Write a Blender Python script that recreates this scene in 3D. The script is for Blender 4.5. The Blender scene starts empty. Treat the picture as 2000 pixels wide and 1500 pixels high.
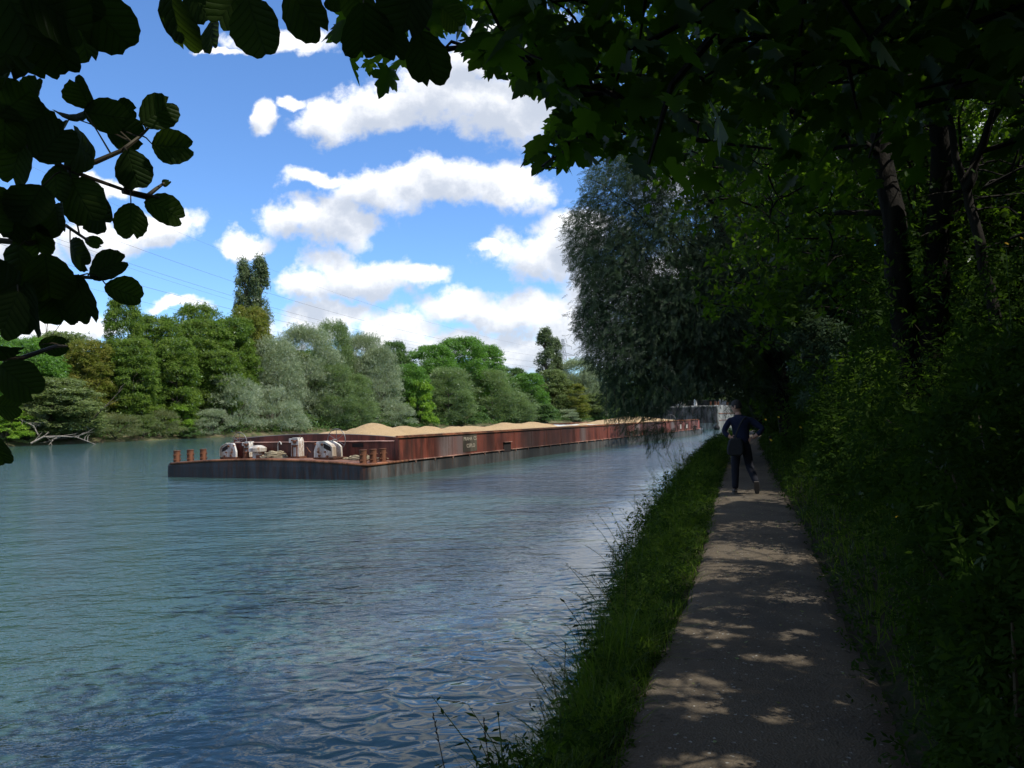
import bpy, math, random
import numpy as np
from mathutils import Vector, Matrix

# ------------------------------------------------------------------ camera
SC = bpy.context.scene
COL = SC.collection
FPX, CAMZ = 1500.0, 2.35
PITCH, ROLL = math.radians(2.52), math.radians(-1.43)
cam_data = bpy.data.cameras.new("camera")
cam_data.sensor_width = 36.0
cam_data.lens = 27.0
cam_data.clip_start = 0.05
cam_data.clip_end = 9000
cam = bpy.data.objects.new("camera", cam_data)
CAMR = (Matrix.Rotation(math.pi / 2 + PITCH, 3, 'X') @ Matrix.Rotation(ROLL, 3, 'Z'))
cam.matrix_world = Matrix.Translation((0, 0, CAMZ)) @ CAMR.to_4x4()
COL.objects.link(cam)
SC.camera = cam

# ------------------------------------------------------------------ exposure and engine
SC.view_settings.view_transform = 'Standard'
SC.view_settings.look = 'None'
SC.view_settings.exposure = 0.0
SC.view_settings.gamma = 1.0
SC.cycles.max_bounces = 6
SC.cycles.diffuse_bounces = 3
SC.cycles.glossy_bounces = 2
SC.cycles.transmission_bounces = 3
SC.cycles.caustics_reflective = False
SC.cycles.caustics_refractive = False
SC.cycles.use_denoising = True

# ------------------------------------------------------------------ sun
SUN_AZ, SUN_EL = math.radians(118), math.radians(57)
SUNDIR = Vector((math.sin(SUN_AZ) * math.cos(SUN_EL), math.cos(SUN_AZ) * math.cos(SUN_EL), math.sin(SUN_EL)))
sun_data = bpy.data.lights.new("sun", 'SUN')
sun_data.energy = 5.0
sun_data.angle = math.radians(0.53)
sun_data.color = (1.0, 0.95, 0.86)
sun = bpy.data.objects.new("sun", sun_data)
sun.rotation_euler = SUNDIR.to_track_quat('Z', 'Y').to_euler()
COL.objects.link(sun)

# ------------------------------------------------------------------ geometry helpers in numpy
RM = np.array(CAMR)
CC = np.array([0, 0, CAMZ])


def ray(px, py):
    return RM @ np.array([(px - 1000) / FPX, -(py - 750) / FPX, -1.0])


def P(px, py, Y):
    d = ray(px, py)
    return CC + d * (Y / d[1])


def G(px, py, z=0.0):
    d = ray(px, py)
    return CC + d * ((z - CAMZ) / d[2])


def project(pts):
    c = (pts - CC) @ RM
    w = np.where(c[:, 2] < -0.01, -c[:, 2], 1e-3)
    return 1000 + FPX * c[:, 0] / w, 750 - FPX * c[:, 1] / w, -c[:, 2]


def inside(px, py, poly):
    r = np.zeros(len(px), bool)
    n = len(poly)
    j = n - 1
    for i in range(n):
        xi, yi = poly[i]
        xj, yj = poly[j]
        if yi != yj:
            c = ((yi > py) != (yj > py)) & (px < (xj - xi) * (py - yi) / (yj - yi) + xi)
            r ^= c
        j = i
    return r


# ------------------------------------------------------------------ sky
def build_world():
    w = bpy.data.worlds.new("World")
    SC.world = w
    w.use_nodes = True
    nt = w.node_tree
    N, Lk = nt.nodes, nt.links
    for n in list(N):
        N.remove(n)
    out = N.new('ShaderNodeOutputWorld')
    bg = N.new('ShaderNodeBackground')
    bg.inputs[1].default_value = 0.1
    sky = N.new('ShaderNodeTexSky')
    sky.sky_type = 'NISHITA'
    sky.sun_disc = False
    sky.sun_elevation = SUN_EL
    sky.sun_rotation = SUN_AZ
    sky.altitude = 50
    sky.air_density = 1.0
    sky.dust_density = 0.2
    sky.ozone_density = 1.0
    hs = N.new('ShaderNodeHueSaturation')
    hs.inputs['Saturation'].default_value = 1.0
    hs.inputs['Value'].default_value = 1.0
    tint = N.new('ShaderNodeMix')
    tint.data_type = 'RGBA'
    tint.blend_type = 'MULTIPLY'
    tint.inputs[0].default_value = 1
    tint.inputs[7].default_value = (1.08, 1.54, 2.12, 1)
    Lk.new(sky.outputs[0], tint.inputs[6])
    Lk.new(tint.outputs[2], hs.inputs['Color'])
    tc = N.new('ShaderNodeTexCoord')

    def math_(op, a, b=None, c=None):
        n = N.new('ShaderNodeMath')
        n.operation = op
        for i, v in enumerate((a, b, c)):
            if v is None:
                continue
            if isinstance(v, (int, float)):
                n.inputs[i].default_value = v
            else:
                Lk.new(v, n.inputs[i])
        return n.outputs[0]

    def vec_(op, a, b=None, c=None, out=0):
        n = N.new('ShaderNodeVectorMath')
        n.operation = op
        for i, v in enumerate((a, b, c)):
            if v is None:
                continue
            if isinstance(v, (tuple, list)):
                n.inputs[i].default_value = v
            else:
                Lk.new(v, n.inputs[i])
        return n.outputs[out]
    sep = N.new('ShaderNodeSeparateXYZ')
    Lk.new(tc.outputs['Generated'], sep.inputs[0])
    x, y, z = sep.outputs
    yy = math_('MAXIMUM', math_('ABSOLUTE', y), 0.12)
    u = math_('DIVIDE', x, yy)
    wv = math_('DIVIDE', z, yy)
    cmb = N.new('ShaderNodeCombineXYZ')
    Lk.new(u, cmb.inputs[0])
    Lk.new(wv, cmb.inputs[1])
    Lk.new(math_('MULTIPLY', math_('SIGN', y), 3.0), cmb.inputs[2])
    uw = cmb.outputs[0]
    # billow warp
    nz = N.new('ShaderNodeTexNoise')
    nz.inputs['Scale'].default_value = 11
    nz.inputs['Detail'].default_value = 5
    nz.inputs['Roughness'].default_value = 0.55
    Lk.new(uw, nz.inputs['Vector'])
    warp = vec_('MULTIPLY', vec_('SUBTRACT', nz.outputs['Color'], (0.5, 0.5, 0.5)), (0.07, 0.09, 0))
    uw2 = vec_('ADD', uw, warp)
    clouds = [(512, 232, 26, 36), (640, 240, 75, 36), (745, 215, 100, 48), (870, 190, 120, 75), (985, 200, 130, 70), (1070, 150, 90, 80),
              (940, 120, 100, 45), (1010, 60, 100, 50),
              (630, 345, 70, 24), (740, 368, 105, 48), (880, 360, 140, 55), (1010, 372, 80, 45),
              (480, 468, 72, 24), (590, 430, 80, 45), (655, 435, 72, 60), (1060, 505, 115, 55), (1120, 470, 90, 50), (950, 495, 30, 12),
              (600, 560, 78, 36), (715, 540, 110, 46), (820, 535, 58, 30), (620, 625, 100, 36), (770, 655, 110, 36), (920, 608, 100, 42),
              (1030, 620, 110, 45), (1120, 660, 160, 60), (350, 608, 75, 16), (300, 446, 85, 36), (190, 470, 110, 48), (560, 75, 110, 26),
              (640, 690, 150, 24), (880, 690, 180, 36), (1060, 700, 160, 40), (200, 360, 60, 30), (40, 480, 90, 80), (1300, 560, 200, 90), (1900, 260, 130, 60),
              (560, 210, 20, 14), (430, 100, 60, 12), (1500, 330, 260, 90), (60, 640, 220, 40)]

    def field(shift):
        acc = None
        src = uw2 if shift is None else vec_('ADD', uw2, shift)
        for (cx, cy, rx, ry) in clouds:
            d = ray(cx, cy)
            u0, w0 = d[0] / d[1], d[2] / d[1]
            sx, sy = FPX / (rx * 1.08), FPX / (ry * 1.08)
            s = vec_('MULTIPLY_ADD', src, (sx, sy, 0), (-u0 * sx, -w0 * sy, 0))
            ln = vec_('LENGTH', s, out=1)
            acc = ln if acc is None else math_('SMOOTH_MIN', acc, ln, 0.12)
        f = math_('SUBTRACT', 1.0, acc)
        # elsewhere in the sky: loose cumulus from plain noise
        nb = N.new('ShaderNodeTexNoise')
        nb.inputs['Scale'].default_value = 2.1
        nb.inputs['Detail'].default_value = 3
        Lk.new(src, nb.inputs['Vector'])
        g = math_('MULTIPLY', math_('SUBTRACT', nb.outputs['Fac'], 0.50), 6.0)
        # outside the framed part only
        m = math_('MAXIMUM', math_('GREATER_THAN', wv, 0.60), math_('MAXIMUM', math_('LESS_THAN', y, 0.0), math_('GREATER_THAN', math_('ABSOLUTE', u), 0.85)))
        g = math_('SUBTRACT', g, math_('MULTIPLY', math_('SUBTRACT', 1.0, m), 9.0))
        return math_('MAXIMUM', f, g)
    n2 = N.new('ShaderNodeTexNoise')
    n2.inputs['Scale'].default_value = 17
    n2.inputs['Detail'].default_value = 6
    n2.inputs['Roughness'].default_value = 0.62
    Lk.new(uw, n2.inputs['Vector'])
    nadd = math_('MULTIPLY', math_('SUBTRACT', n2.outputs['Fac'], 0.5), 2.0)
    f0 = math_('ADD', field(None), nadd)
    f1 = math_('ADD', field((0.012, 0.030, 0)), nadd)
    mask = N.new('ShaderNodeMapRange')
    mask.interpolation_type = 'SMOOTHSTEP'
    mask.inputs[1].default_value = -0.14
    mask.inputs[2].default_value = 0.42
    Lk.new(f0, mask.inputs[0])
    sh = N.new('ShaderNodeMapRange')
    sh.interpolation_type = 'SMOOTHSTEP'
    sh.inputs[1].default_value = -0.25
    sh.inputs[2].default_value = 0.85
    Lk.new(f1, sh.inputs[0])
    ccol = N.new('ShaderNodeMix')
    ccol.data_type = 'RGBA'
    ccol.inputs[6].default_value = (12.6, 12.6, 12.6, 1)
    ccol.inputs[7].default_value = (6.4, 7.0, 8.1, 1)
    Lk.new(sh.outputs[0], ccol.inputs[0])
    mx = N.new('ShaderNodeMix')
    mx.data_type = 'RGBA'
    Lk.new(math_('MULTIPLY', mask.outputs[0], 0.96), mx.inputs[0])
    Lk.new(hs.outputs[0], mx.inputs[6])
    Lk.new(ccol.outputs[2], mx.inputs[7])
    Lk.new(mx.outputs[2], bg.inputs[0])
    Lk.new(bg.outputs[0], out.inputs[0])


build_world()


# ------------------------------------------------------------------ materials
class NT:
    def __init__(s, name):
        s.m = bpy.data.materials.new(name)
        s.m.use_nodes = True
        s.t = s.m.node_tree
        s.N, s.L = s.t.nodes, s.t.links
        for n in list(s.N):
            s.N.remove(n)
        s.out = s.N.new('ShaderNodeOutputMaterial')

    def node(s, typ, **kw):
        n = s.N.new(typ)
        for k, v in kw.items():
            if k.startswith('_'):
                setattr(n, k[1:], v)
        return n

    def inp(s, n, key, v):
        if isinstance(v, bpy.types.NodeSocket):
            s.L.new(v, n.inputs[key])
        elif v is not None:
            if isinstance(v, (tuple, list)) and len(v) == 3 and n.inputs[key].type == 'RGBA':
                v = (*v, 1)
            n.inputs[key].default_value = v

    def math(s, op, a, b=None, c=None, clamp=False):
        n = s.node('ShaderNodeMath', _operation=op, _use_clamp=clamp)
        for i, v in enumerate((a, b, c)):
            s.inp(n, i, v)
        return n.outputs[0]

    def noise(s, scale, detail=3, rough=0.5, vec=None, stretch=None, dist=0.0, color=False):
        if vec is None:
            vec = s.co()
        if stretch:
            m = s.node('ShaderNodeMapping')
            s.inp(m, 'Vector', vec)
            m.inputs['Scale'].default_value = stretch
            vec = m.outputs[0]
        n = s.node('ShaderNodeTexNoise')
        s.inp(n, 'Vector', vec)
        n.inputs['Scale'].default_value = scale
        n.inputs['Detail'].default_value = detail
        n.inputs['Roughness'].default_value = rough
        n.inputs['Distortion'].default_value = dist
        return n.outputs['Color' if color else 'Fac']

    def co(s, kind='Object'):
        if not hasattr(s, '_tc'):
            s._tc = s.node('ShaderNodeTexCoord')
        return s._tc.outputs[kind]

    def mix(s, f, a, b, blend='MIX'):
        n = s.node('ShaderNodeMix', _data_type='RGBA', _blend_type=blend)
        s.inp(n, 0, f)
        s.inp(n, 6, a)
        s.inp(n, 7, b)
        return n.outputs[2]

    def ramp(s, f, lo, hi, smooth=True):
        n = s.node('ShaderNodeMapRange')
        n.interpolation_type = 'SMOOTHSTEP' if smooth else 'LINEAR'
        s.inp(n, 0, f)
        n.inputs[1].default_value = lo
        n.inputs[2].default_value = hi
        return n.outputs[0]

    def bump(s, h, dist, strength=1.0, normal=None):
        n = s.node('ShaderNodeBump')
        n.inputs['Strength'].default_value = strength
        n.inputs['Distance'].default_value = dist
        s.inp(n, 'Height', h)
        if normal is not None:
            s.L.new(normal, n.inputs['Normal'])
        return n.outputs[0]

    def principled(s, col, rough=0.6, metal=0.0, normal=None, spec=0.5, ior=1.45):
        n = s.node('ShaderNodeBsdfPrincipled')
        s.inp(n, 'Base Color', col)
        s.inp(n, 'Roughness', rough)
        s.inp(n, 'Metallic', metal)
        s.inp(n, 'IOR', ior)
        s.inp(n, 'Specular IOR Level', spec)
        if normal is not None:
            s.L.new(normal, n.inputs['Normal'])
        s.L.new(n.outputs[0], s.out.inputs[0])
        return n


def leaf_mat(name, a, b, trans=0.35, gloss=0.12, grough=0.4, under=None, veins=False, tcol=None):
    t = NT(name)
    at = t.node('ShaderNodeAttribute', _attribute_name='rnd')
    col = t.mix(at.outputs['Fac'], a, b)
    if under is not None:
        g = t.node('ShaderNodeNewGeometry')
        col = t.mix(g.outputs['Backfacing'], col, under)
    nrm = None
    tc = t.mix(at.outputs['Fac'], tcol[0], tcol[1]) if tcol else t.mix(0.6, col, tuple(min(1, c * 2.4) for c in (a[0] * 1.3, a[1] * 1.3, a[2] * .5)))
    if veins:
        uv = t.node('ShaderNodeUVMap')
        sp = t.node('ShaderNodeSeparateXYZ')
        t.L.new(uv.outputs[0], sp.inputs[0])
        ax = t.math('ABSOLUTE', sp.outputs[0])
        s_ = t.math('SUBTRACT', sp.outputs[1], t.math('MULTIPLY', ax, 0.75))
        wv = t.math('ABSOLUTE', t.math('SINE', t.math('MULTIPLY', s_, 24.0)))
        v1 = t.ramp(wv, 0.28, 0.0)
        v2 = t.ramp(ax, 0.03, 0.0)
        v = t.math('MAXIMUM', v1, v2)
        nrm = t.bump(t.math('ADD', t.math('MULTIPLY', wv, 0.5), t.math('MULTIPLY', v, -0.3)), 0.0015)
        col = t.mix(t.math('MULTIPLY', v, 0.25), col, tuple(c * 1.5 for c in a))
        tc = t.mix(t.math('MULTIPLY', v, 0.6), tc, tuple(c * 0.6 for c in a))
    d = t.node('ShaderNodeBsdfDiffuse')
    t.inp(d, 'Color', col)
    tr = t.node('ShaderNodeBsdfTranslucent')
    t.inp(tr, 'Color', tc)
    gl = t.node('ShaderNodeBsdfGlossy')
    t.inp(gl, 'Color', (0.8, 0.85, 0.8))
    gl.inputs['Roughness'].default_value = grough
    if nrm is not None:
        for q in (d, tr, gl):
            t.L.new(nrm, q.inputs['Normal'])
    m1 = t.node('ShaderNodeMixShader')
    m1.inputs[0].default_value = trans
    t.L.new(d.outputs[0], m1.inputs[1])
    t.L.new(tr.outputs[0], m1.inputs[2])
    fr = t.node('ShaderNodeFresnel')
    fr.inputs[0].default_value = 1.4
    m2 = t.node('ShaderNodeMixShader')
    t.inp(m2, 0, t.math('MULTIPLY', fr.outputs[0], gloss * 4, clamp=True))
    t.L.new(m1.outputs[0], m2.inputs[1])
    t.L.new(gl.outputs[0], m2.inputs[2])
    t.L.new(m2.outputs[0], t.out.inputs[0])
    return t.m


def bark_mat(name, a, b, scale=6):
    t = NT(name)
    n = t.noise(scale, 5, 0.6, stretch=(1, 1, 0.18))
    n2 = t.noise(scale * 4, 3, 0.6, stretch=(1, 1, 0.4))
    c = t.mix(t.ramp(n, 0.35, 0.65), a, b)
    t.principled(c, 0.9, normal=t.bump(t.math('ADD', n, t.math('MULTIPLY', n2, .4)), 0.03), spec=0.2)
    return t.m


def plain_mat(name, a, rough=0.6, var=0.25, scale=8, metal=0.0, spec=0.4, stretch=None, bump=0.0):
    t = NT(name)
    n = t.noise(scale, 4, 0.6, stretch=stretch)
    c = t.mix(n, tuple(v * (1 - var) for v in a), tuple(v * (1 + var) for v in a))
    t.principled(c, rough, metal, spec=spec, normal=t.bump(n, bump) if bump else None)
    return t.m


def rust_paint(name, base, rust=(0.16, 0.055, 0.02), dark=(0.03, 0.018, 0.014), amount=0.5, streak=0.12, rough=0.55, tint=None):
    """painted steel with vertical rust runs, scuffs and dark bitumen stains"""
    t = NT(name)
    big = t.noise(0.55, 4, 0.6, stretch=(1, 1, 0.5))
    run = t.noise(5.5, 5, 0.65, stretch=(1, 1, streak))
    fine = t.noise(26, 4, 0.7)
    c = t.mix(t.ramp(t.noise(1.3, 5, .65, stretch=(1, 1, .22)), .38, .62), tuple(v * .50 for v in base), tuple(v * 1.55 for v in base))
    if tint:
        c = t.mix(t.ramp(t.noise(0.23, 2, 0.5, stretch=(1, 1, .1)), .52, .66), c, tint)
    k = t.ramp(t.math('ADD', t.math('MULTIPLY', run, 0.7), t.math('MULTIPLY', fine, 0.3)), 0.60 - 0.22 * amount, 0.72 - 0.10 * amount)
    c = t.mix(k, c, rust)
    k2 = t.ramp(t.math('ADD', t.math('MULTIPLY', big, .6), t.math('MULTIPLY', run, .4)), 0.50, 0.68)
    c = t.mix(t.math('MULTIPLY', k2, 0.75), c, dark)
    k3 = t.ramp(t.noise(0.085, 3, .6, stretch=(1, 1, .05)), .48, .56)
    c = t.mix(t.math('MULTIPLY', k3, 0.72), c, dark)
    t.principled(c, rough, normal=t.bump(fine, 0.004), spec=0.35)
    return t.m


M = {}


def make_materials():
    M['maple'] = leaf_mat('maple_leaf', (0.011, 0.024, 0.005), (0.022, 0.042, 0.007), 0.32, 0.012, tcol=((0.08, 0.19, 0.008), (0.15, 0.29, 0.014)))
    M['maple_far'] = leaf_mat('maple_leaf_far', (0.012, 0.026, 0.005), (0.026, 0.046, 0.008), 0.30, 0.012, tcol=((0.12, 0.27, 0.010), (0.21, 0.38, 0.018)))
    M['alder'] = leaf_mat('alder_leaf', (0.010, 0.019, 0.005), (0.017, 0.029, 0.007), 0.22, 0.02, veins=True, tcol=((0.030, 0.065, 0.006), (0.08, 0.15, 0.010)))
    M['willow'] = leaf_mat('willow_leaf', (0.028, 0.050, 0.026), (0.054, 0.082, 0.048), 0.26, 0.008, under=(0.058, 0.082, 0.056))
    M['willow_far'] = leaf_mat('silver_willow_leaf', (0.19, 0.24, 0.13), (0.34, 0.39, 0.26), 0.25, 0.10, 0.5)
    M['willow_green'] = leaf_mat('green_willow_leaf', (0.12, 0.18, 0.06), (0.21, 0.28, 0.12), 0.3, 0.08, 0.5)
    M['chestnut'] = leaf_mat('chestnut_leaf', (0.068, 0.135, 0.014), (0.150, 0.210, 0.026), 0.35, 0.07, 0.5)
    M['chestnut_brown'] = leaf_mat('browned_chestnut_leaf', (0.11, 0.15, 0.02), (0.19, 0.165, 0.03), 0.35, 0.05, 0.5)
    M['locust'] = leaf_mat('locust_leaf', (0.07, 0.17, 0.02), (0.13, 0.25, 0.04), 0.4, 0.07, 0.5)
    M['bright'] = leaf_mat('bright_leaf', (0.13, 0.24, 0.02), (0.22, 0.34, 0.04), 0.4, 0.06, 0.5)
    M['olive'] = leaf_mat('olive_leaf', (0.10, 0.145, 0.04), (0.17, 0.21, 0.07), 0.3, 0.07, 0.5)
    M['darkgreen'] = leaf_mat('dark_leaf', (0.05, 0.105, 0.024), (0.10, 0.17, 0.04), 0.3, 0.07, 0.5)
    M['poplar'] = leaf_mat('poplar_leaf', (0.07, 0.11, 0.035), (0.14, 0.18, 0.08), 0.25, 0.10, 0.5)
    M['drybrush'] = leaf_mat('dry_brush_leaf', (0.17, 0.17, 0.085), (0.13, 0.19, 0.07), 0.3, 0.05, 0.6)
    M['grass'] = leaf_mat('grass_blade', (0.032, 0.062, 0.010), (0.082, 0.118, 0.022), 0.36, 0.006, 0.4, tcol=((0.10, 0.21, 0.012), (0.19, 0.31, 0.02)))
    M['weed'] = leaf_mat('weed_leaf', (0.013, 0.030, 0.006), (0.027, 0.050, 0.009), 0.28, 0.006, 0.4, tcol=((0.04, 0.095, 0.006), (0.10, 0.19, 0.012)))
    M['hay'] = leaf_mat('grass_seed_stalk', (0.14, 0.13, 0.05), (0.20, 0.18, 0.08), 0.3, 0.05, 0.5)
    M['yellow'] = plain_mat('yellow_petal', (0.75, 0.50, 0.02), 0.6)
    M['seedhead'] = plain_mat('white_seed_down', (0.75, 0.75, 0.70), 0.9)
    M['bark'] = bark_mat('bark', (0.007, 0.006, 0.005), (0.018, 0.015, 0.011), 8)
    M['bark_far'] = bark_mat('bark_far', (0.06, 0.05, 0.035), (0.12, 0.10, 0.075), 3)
    M['deadwood'] = bark_mat('bleached_dead_wood', (0.17, 0.15, 0.12), (0.30, 0.27, 0.23), 5)
    M['twig'] = plain_mat('twig', (0.045, 0.035, 0.018), 0.7)
    M['stem'] = plain_mat('green_stem', (0.06, 0.10, 0.02), 0.6)
    # ground
    t = NT('soil')
    n = t.noise(1.3, 6, .65)
    n2 = t.noise(14, 5, .7)
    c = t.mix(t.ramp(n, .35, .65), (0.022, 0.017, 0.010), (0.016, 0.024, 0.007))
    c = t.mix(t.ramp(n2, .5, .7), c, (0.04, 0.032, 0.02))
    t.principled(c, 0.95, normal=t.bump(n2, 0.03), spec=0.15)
    M['soil'] = t.m
    t = NT('far_soil')
    n = t.noise(.6, 6, .65)
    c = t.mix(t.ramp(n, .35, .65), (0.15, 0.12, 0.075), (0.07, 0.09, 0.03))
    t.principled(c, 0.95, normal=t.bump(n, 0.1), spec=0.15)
    M['far_soil'] = t.m
    t = NT('path_gravel')
    n = t.noise(1.1, 5, .6)
    n2 = t.noise(55, 3, .7)
    vo = t.node('ShaderNodeTexVoronoi')
    vo.inputs['Scale'].default_value = 75
    t.L.new(t.co(), vo.inputs['Vector'])
    sp = t.node('ShaderNodeSeparateXYZ')
    t.L.new(vo.outputs['Color'], sp.inputs[0])
    c = t.mix(t.ramp(n, .3, .7), (0.070, 0.054, 0.036), (0.108, 0.085, 0.057))
    c = t.mix(t.math('MULTIPLY', sp.outputs[0], .30), c, (0.155, 0.135, 0.105))
    c = t.mix(t.ramp(t.noise(4.5, 4, .7), .60, .72), c, (0.045, 0.038, 0.028))
    c = t.mix(t.ramp(sp.outputs[1], .985, .995), c, (0.24, 0.23, 0.20))
    c = t.mix(t.math('MULTIPLY', t.ramp(t.noise(.55, 4, .7, dist=.6), .50, .62), .5), c, (0.045, 0.040, 0.034))
    c = t.mix(t.math('MULTIPLY', t.ramp(t.noise(9, 5, .75), .60, .68), .7), c, (0.035, 0.026, 0.016))
    t.principled(c, 0.9, normal=t.bump(t.math('ADD', vo.outputs['Distance'], t.math('MULTIPLY', n2, .8)), 0.004), spec=0.2)
    M['path'] = t.m
    # water
    t = NT('river_water')
    geo = t.co('Object')
    sx = t.node('ShaderNodeSeparateXYZ')
    t.L.new(geo, sx.inputs[0])
    X, Y = sx.outputs[0], sx.outputs[1]
    # distance out from the near bank: the lee of the bank is calm
    s = t.math('SUBTRACT', t.math('MULTIPLY', Y, 0.29), t.math('ADD', X, 1.4))
    wob = t.math('MULTIPLY', t.math('SUBTRACT', t.noise(.25, 2, .5), .5), 2.6)
    s = t.math('ADD', s, wob)
    calm_s = t.ramp(s, 5.2, 1.2)
    calm_y = t.ramp(Y, 15.0, 7.0)
    calm = t.math('MAXIMUM', t.math('MULTIPLY', calm_s, calm_y), t.math('MULTIPLY', t.math('MULTIPLY', t.ramp(s, 3.4, 0.8), t.ramp(Y, 44.0, 28.0)), 1.0))
    rough_a = t.math('SUBTRACT', 1.0, t.math('MULTIPLY', calm, 0.985))
    w1 = t.noise(0.55, 2, .5, stretch=(1, 1.5, 1), dist=.3)
    w2 = t.noise(2.6, 2, .5, stretch=(1.0, 1.7, 1), dist=.4)
    w3 = t.noise(7.0, 3, .6, stretch=(1.0, 1.5, 1))
    w4 = t.noise(3.0, 1, .35, stretch=(1.0, 1.3, 1), dist=1.0)
    gust = t.ramp(t.noise(.07, 3, .6, stretch=(1, .5, 1)), .3, .7)
    amp = t.math('MULTIPLY', rough_a, t.math('ADD', .65, t.math('MULTIPLY', gust, .6)))
    h = t.math('MULTIPLY', w1, t.math('SUBTRACT', 0.15, t.math('MULTIPLY', calm, 0.12)))
    h = t.math('ADD', h, t.math('MULTIPLY', t.math('MULTIPLY', w2, 0.062), amp))
    h = t.math('ADD', h, t.math('MULTIPLY', t.math('MULTIPLY', w3, 0.028), amp))
    h = t.math('ADD', h, t.math('MULTIPLY', t.math('MULTIPLY', w4, t.math('ADD', 0.007, t.math('MULTIPLY', t.ramp(Y, 15.0, 7.0), 0.016))), calm))
    nrm = t.bump(h, 1.0)
    deep = t.mix(t.noise(.12, 2, .5), (0.034, 0.074, 0.064), (0.039, 0.086, 0.081))
    pr = t.principled(deep, 0.045, normal=nrm, ior=1.333, spec=0.5)
    M['water'] = t.m
    # barge
    M['red'] = rust_paint('rusty_red_paint', (0.135, 0.037, 0.023), rust=(0.10, 0.045, 0.028), dark=(0.030, 0.016, 0.013), amount=.45, streak=.07, tint=(0.16, 0.12, 0.11))
    M['red_bright'] = rust_paint('brighter_red_paint', (0.30, 0.055, 0.028), rust=(0.17, 0.07, 0.04), dark=(0.08, 0.03, 0.02), amount=.3, streak=.07)
    M['hullgrey'] = rust_paint('grey_hull_paint', (0.080, 0.080, 0.076), rust=(0.12, 0.065, 0.040), dark=(0.014, 0.014, 0.014), amount=.5, streak=.10, tint=(0.03, 0.03, 0.03))
    M['bowgrey'] = rust_paint('bow_hull_paint', (0.036, 0.038, 0.044), rust=(0.075, 0.028, 0.016), dark=(0.010, 0.010, 0.011), amount=.75, streak=.13, tint=(0.02, 0.02, 0.022))
    M['rust'] = rust_paint('bare_rust', (0.19, 0.075, 0.036), rust=(0.11, 0.045, 0.022), amount=.6, rough=.8)
    M['deck'] = rust_paint('rusty_deck', (0.20, 0.105, 0.075), rust=(0.14, 0.06, 0.035), amount=.7, rough=.8)
    M['white'] = rust_paint('weathered_white_paint', (0.56, 0.55, 0.50), rust=(0.26, 0.11, 0.04), dark=(0.30, 0.24, 0.17), amount=.62, streak=.3, rough=.5)
    M['edge'] = rust_paint('worn_pink_edge', (0.36, 0.20, 0.15), amount=.4, rough=.7)
    M['gap_shade'] = plain_mat('painted_gap_shade', (0.02, 0.014, 0.012), .8)  # painted shade for plates that stand in for openings
    M['steel'] = plain_mat('grey_steel', (0.20, 0.19, 0.18), .5, metal=.3)
    M['plate'] = rust_paint('olive_name_plate', (0.075, 0.066, 0.045), rust=(0.15, 0.05, 0.03), amount=.15, rough=.7)
    M['letter'] = plain_mat('faded_letter_paint', (0.42, 0.36, 0.27), .8, .3, 30)
    t = NT('sand')
    n = t.noise(2.0, 5, .65)
    n2 = t.noise(22, 4, .75)
    c = t.mix(n, (0.42, 0.29, 0.15), (0.55, 0.40, 0.23))
    c = t.mix(t.ramp(n2, .52, .7), c, (0.30, 0.21, 0.12))
    t.principled(c, .95, normal=t.bump(t.math('ADD', n2, n), .07), spec=.1)
    M['sand'] = t.m
    M['gravelload'] = plain_mat('pale_gravel', (0.50, 0.50, 0.47), .95, .3, 9, bump=.05)
    M['rope'] = plain_mat('hemp_rope', (0.30, 0.25, 0.16), .9, .35, 25, bump=.01)
    M['oldhull'] = rust_paint('pale_old_hull', (0.19, 0.185, 0.16), rust=(0.22, 0.15, 0.09), dark=(0.17, 0.16, 0.14), amount=.3, streak=.1)
    M['hull_shade'] = rust_paint('shaded_old_hull', (0.075, 0.068, 0.062), amount=.3)  # old hull with the shade of its unlit end painted in
    M['black'] = plain_mat('black_steel', (0.012, 0.012, 0.013), .6)
    M['pylon'] = plain_mat('galvanised_steel', (0.30, 0.32, 0.34), .6, metal=.2)
    # person
    M['jacket'] = plain_mat('navy_shirt_cloth', (0.013, 0.016, 0.036), .9, .2, 12, spec=.2)
    M['trousers'] = plain_mat('dark_trouser_cloth', (0.012, 0.013, 0.019), .9, .25, 12, spec=.2)
    M['skin'] = plain_mat('skin', (0.42, 0.23, 0.16), .6, .08, 10)
    M['hair'] = plain_mat('dark_hair', (0.010, 0.008, 0.007), .7, .4, 60)
    M['bag'] = plain_mat('grey_bag_cloth', (0.026, 0.026, 0.028), .9, .25, 14, spec=.2)
    M['shoe'] = plain_mat('shoe_leather', (0.02, 0.016, 0.013), .5)
    M['sole'] = plain_mat('worn_sole', (0.075, 0.065, 0.055), .8)


make_materials()


# ------------------------------------------------------------------ mesh helpers
def rng(seed):
    return np.random.default_rng(seed)


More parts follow.
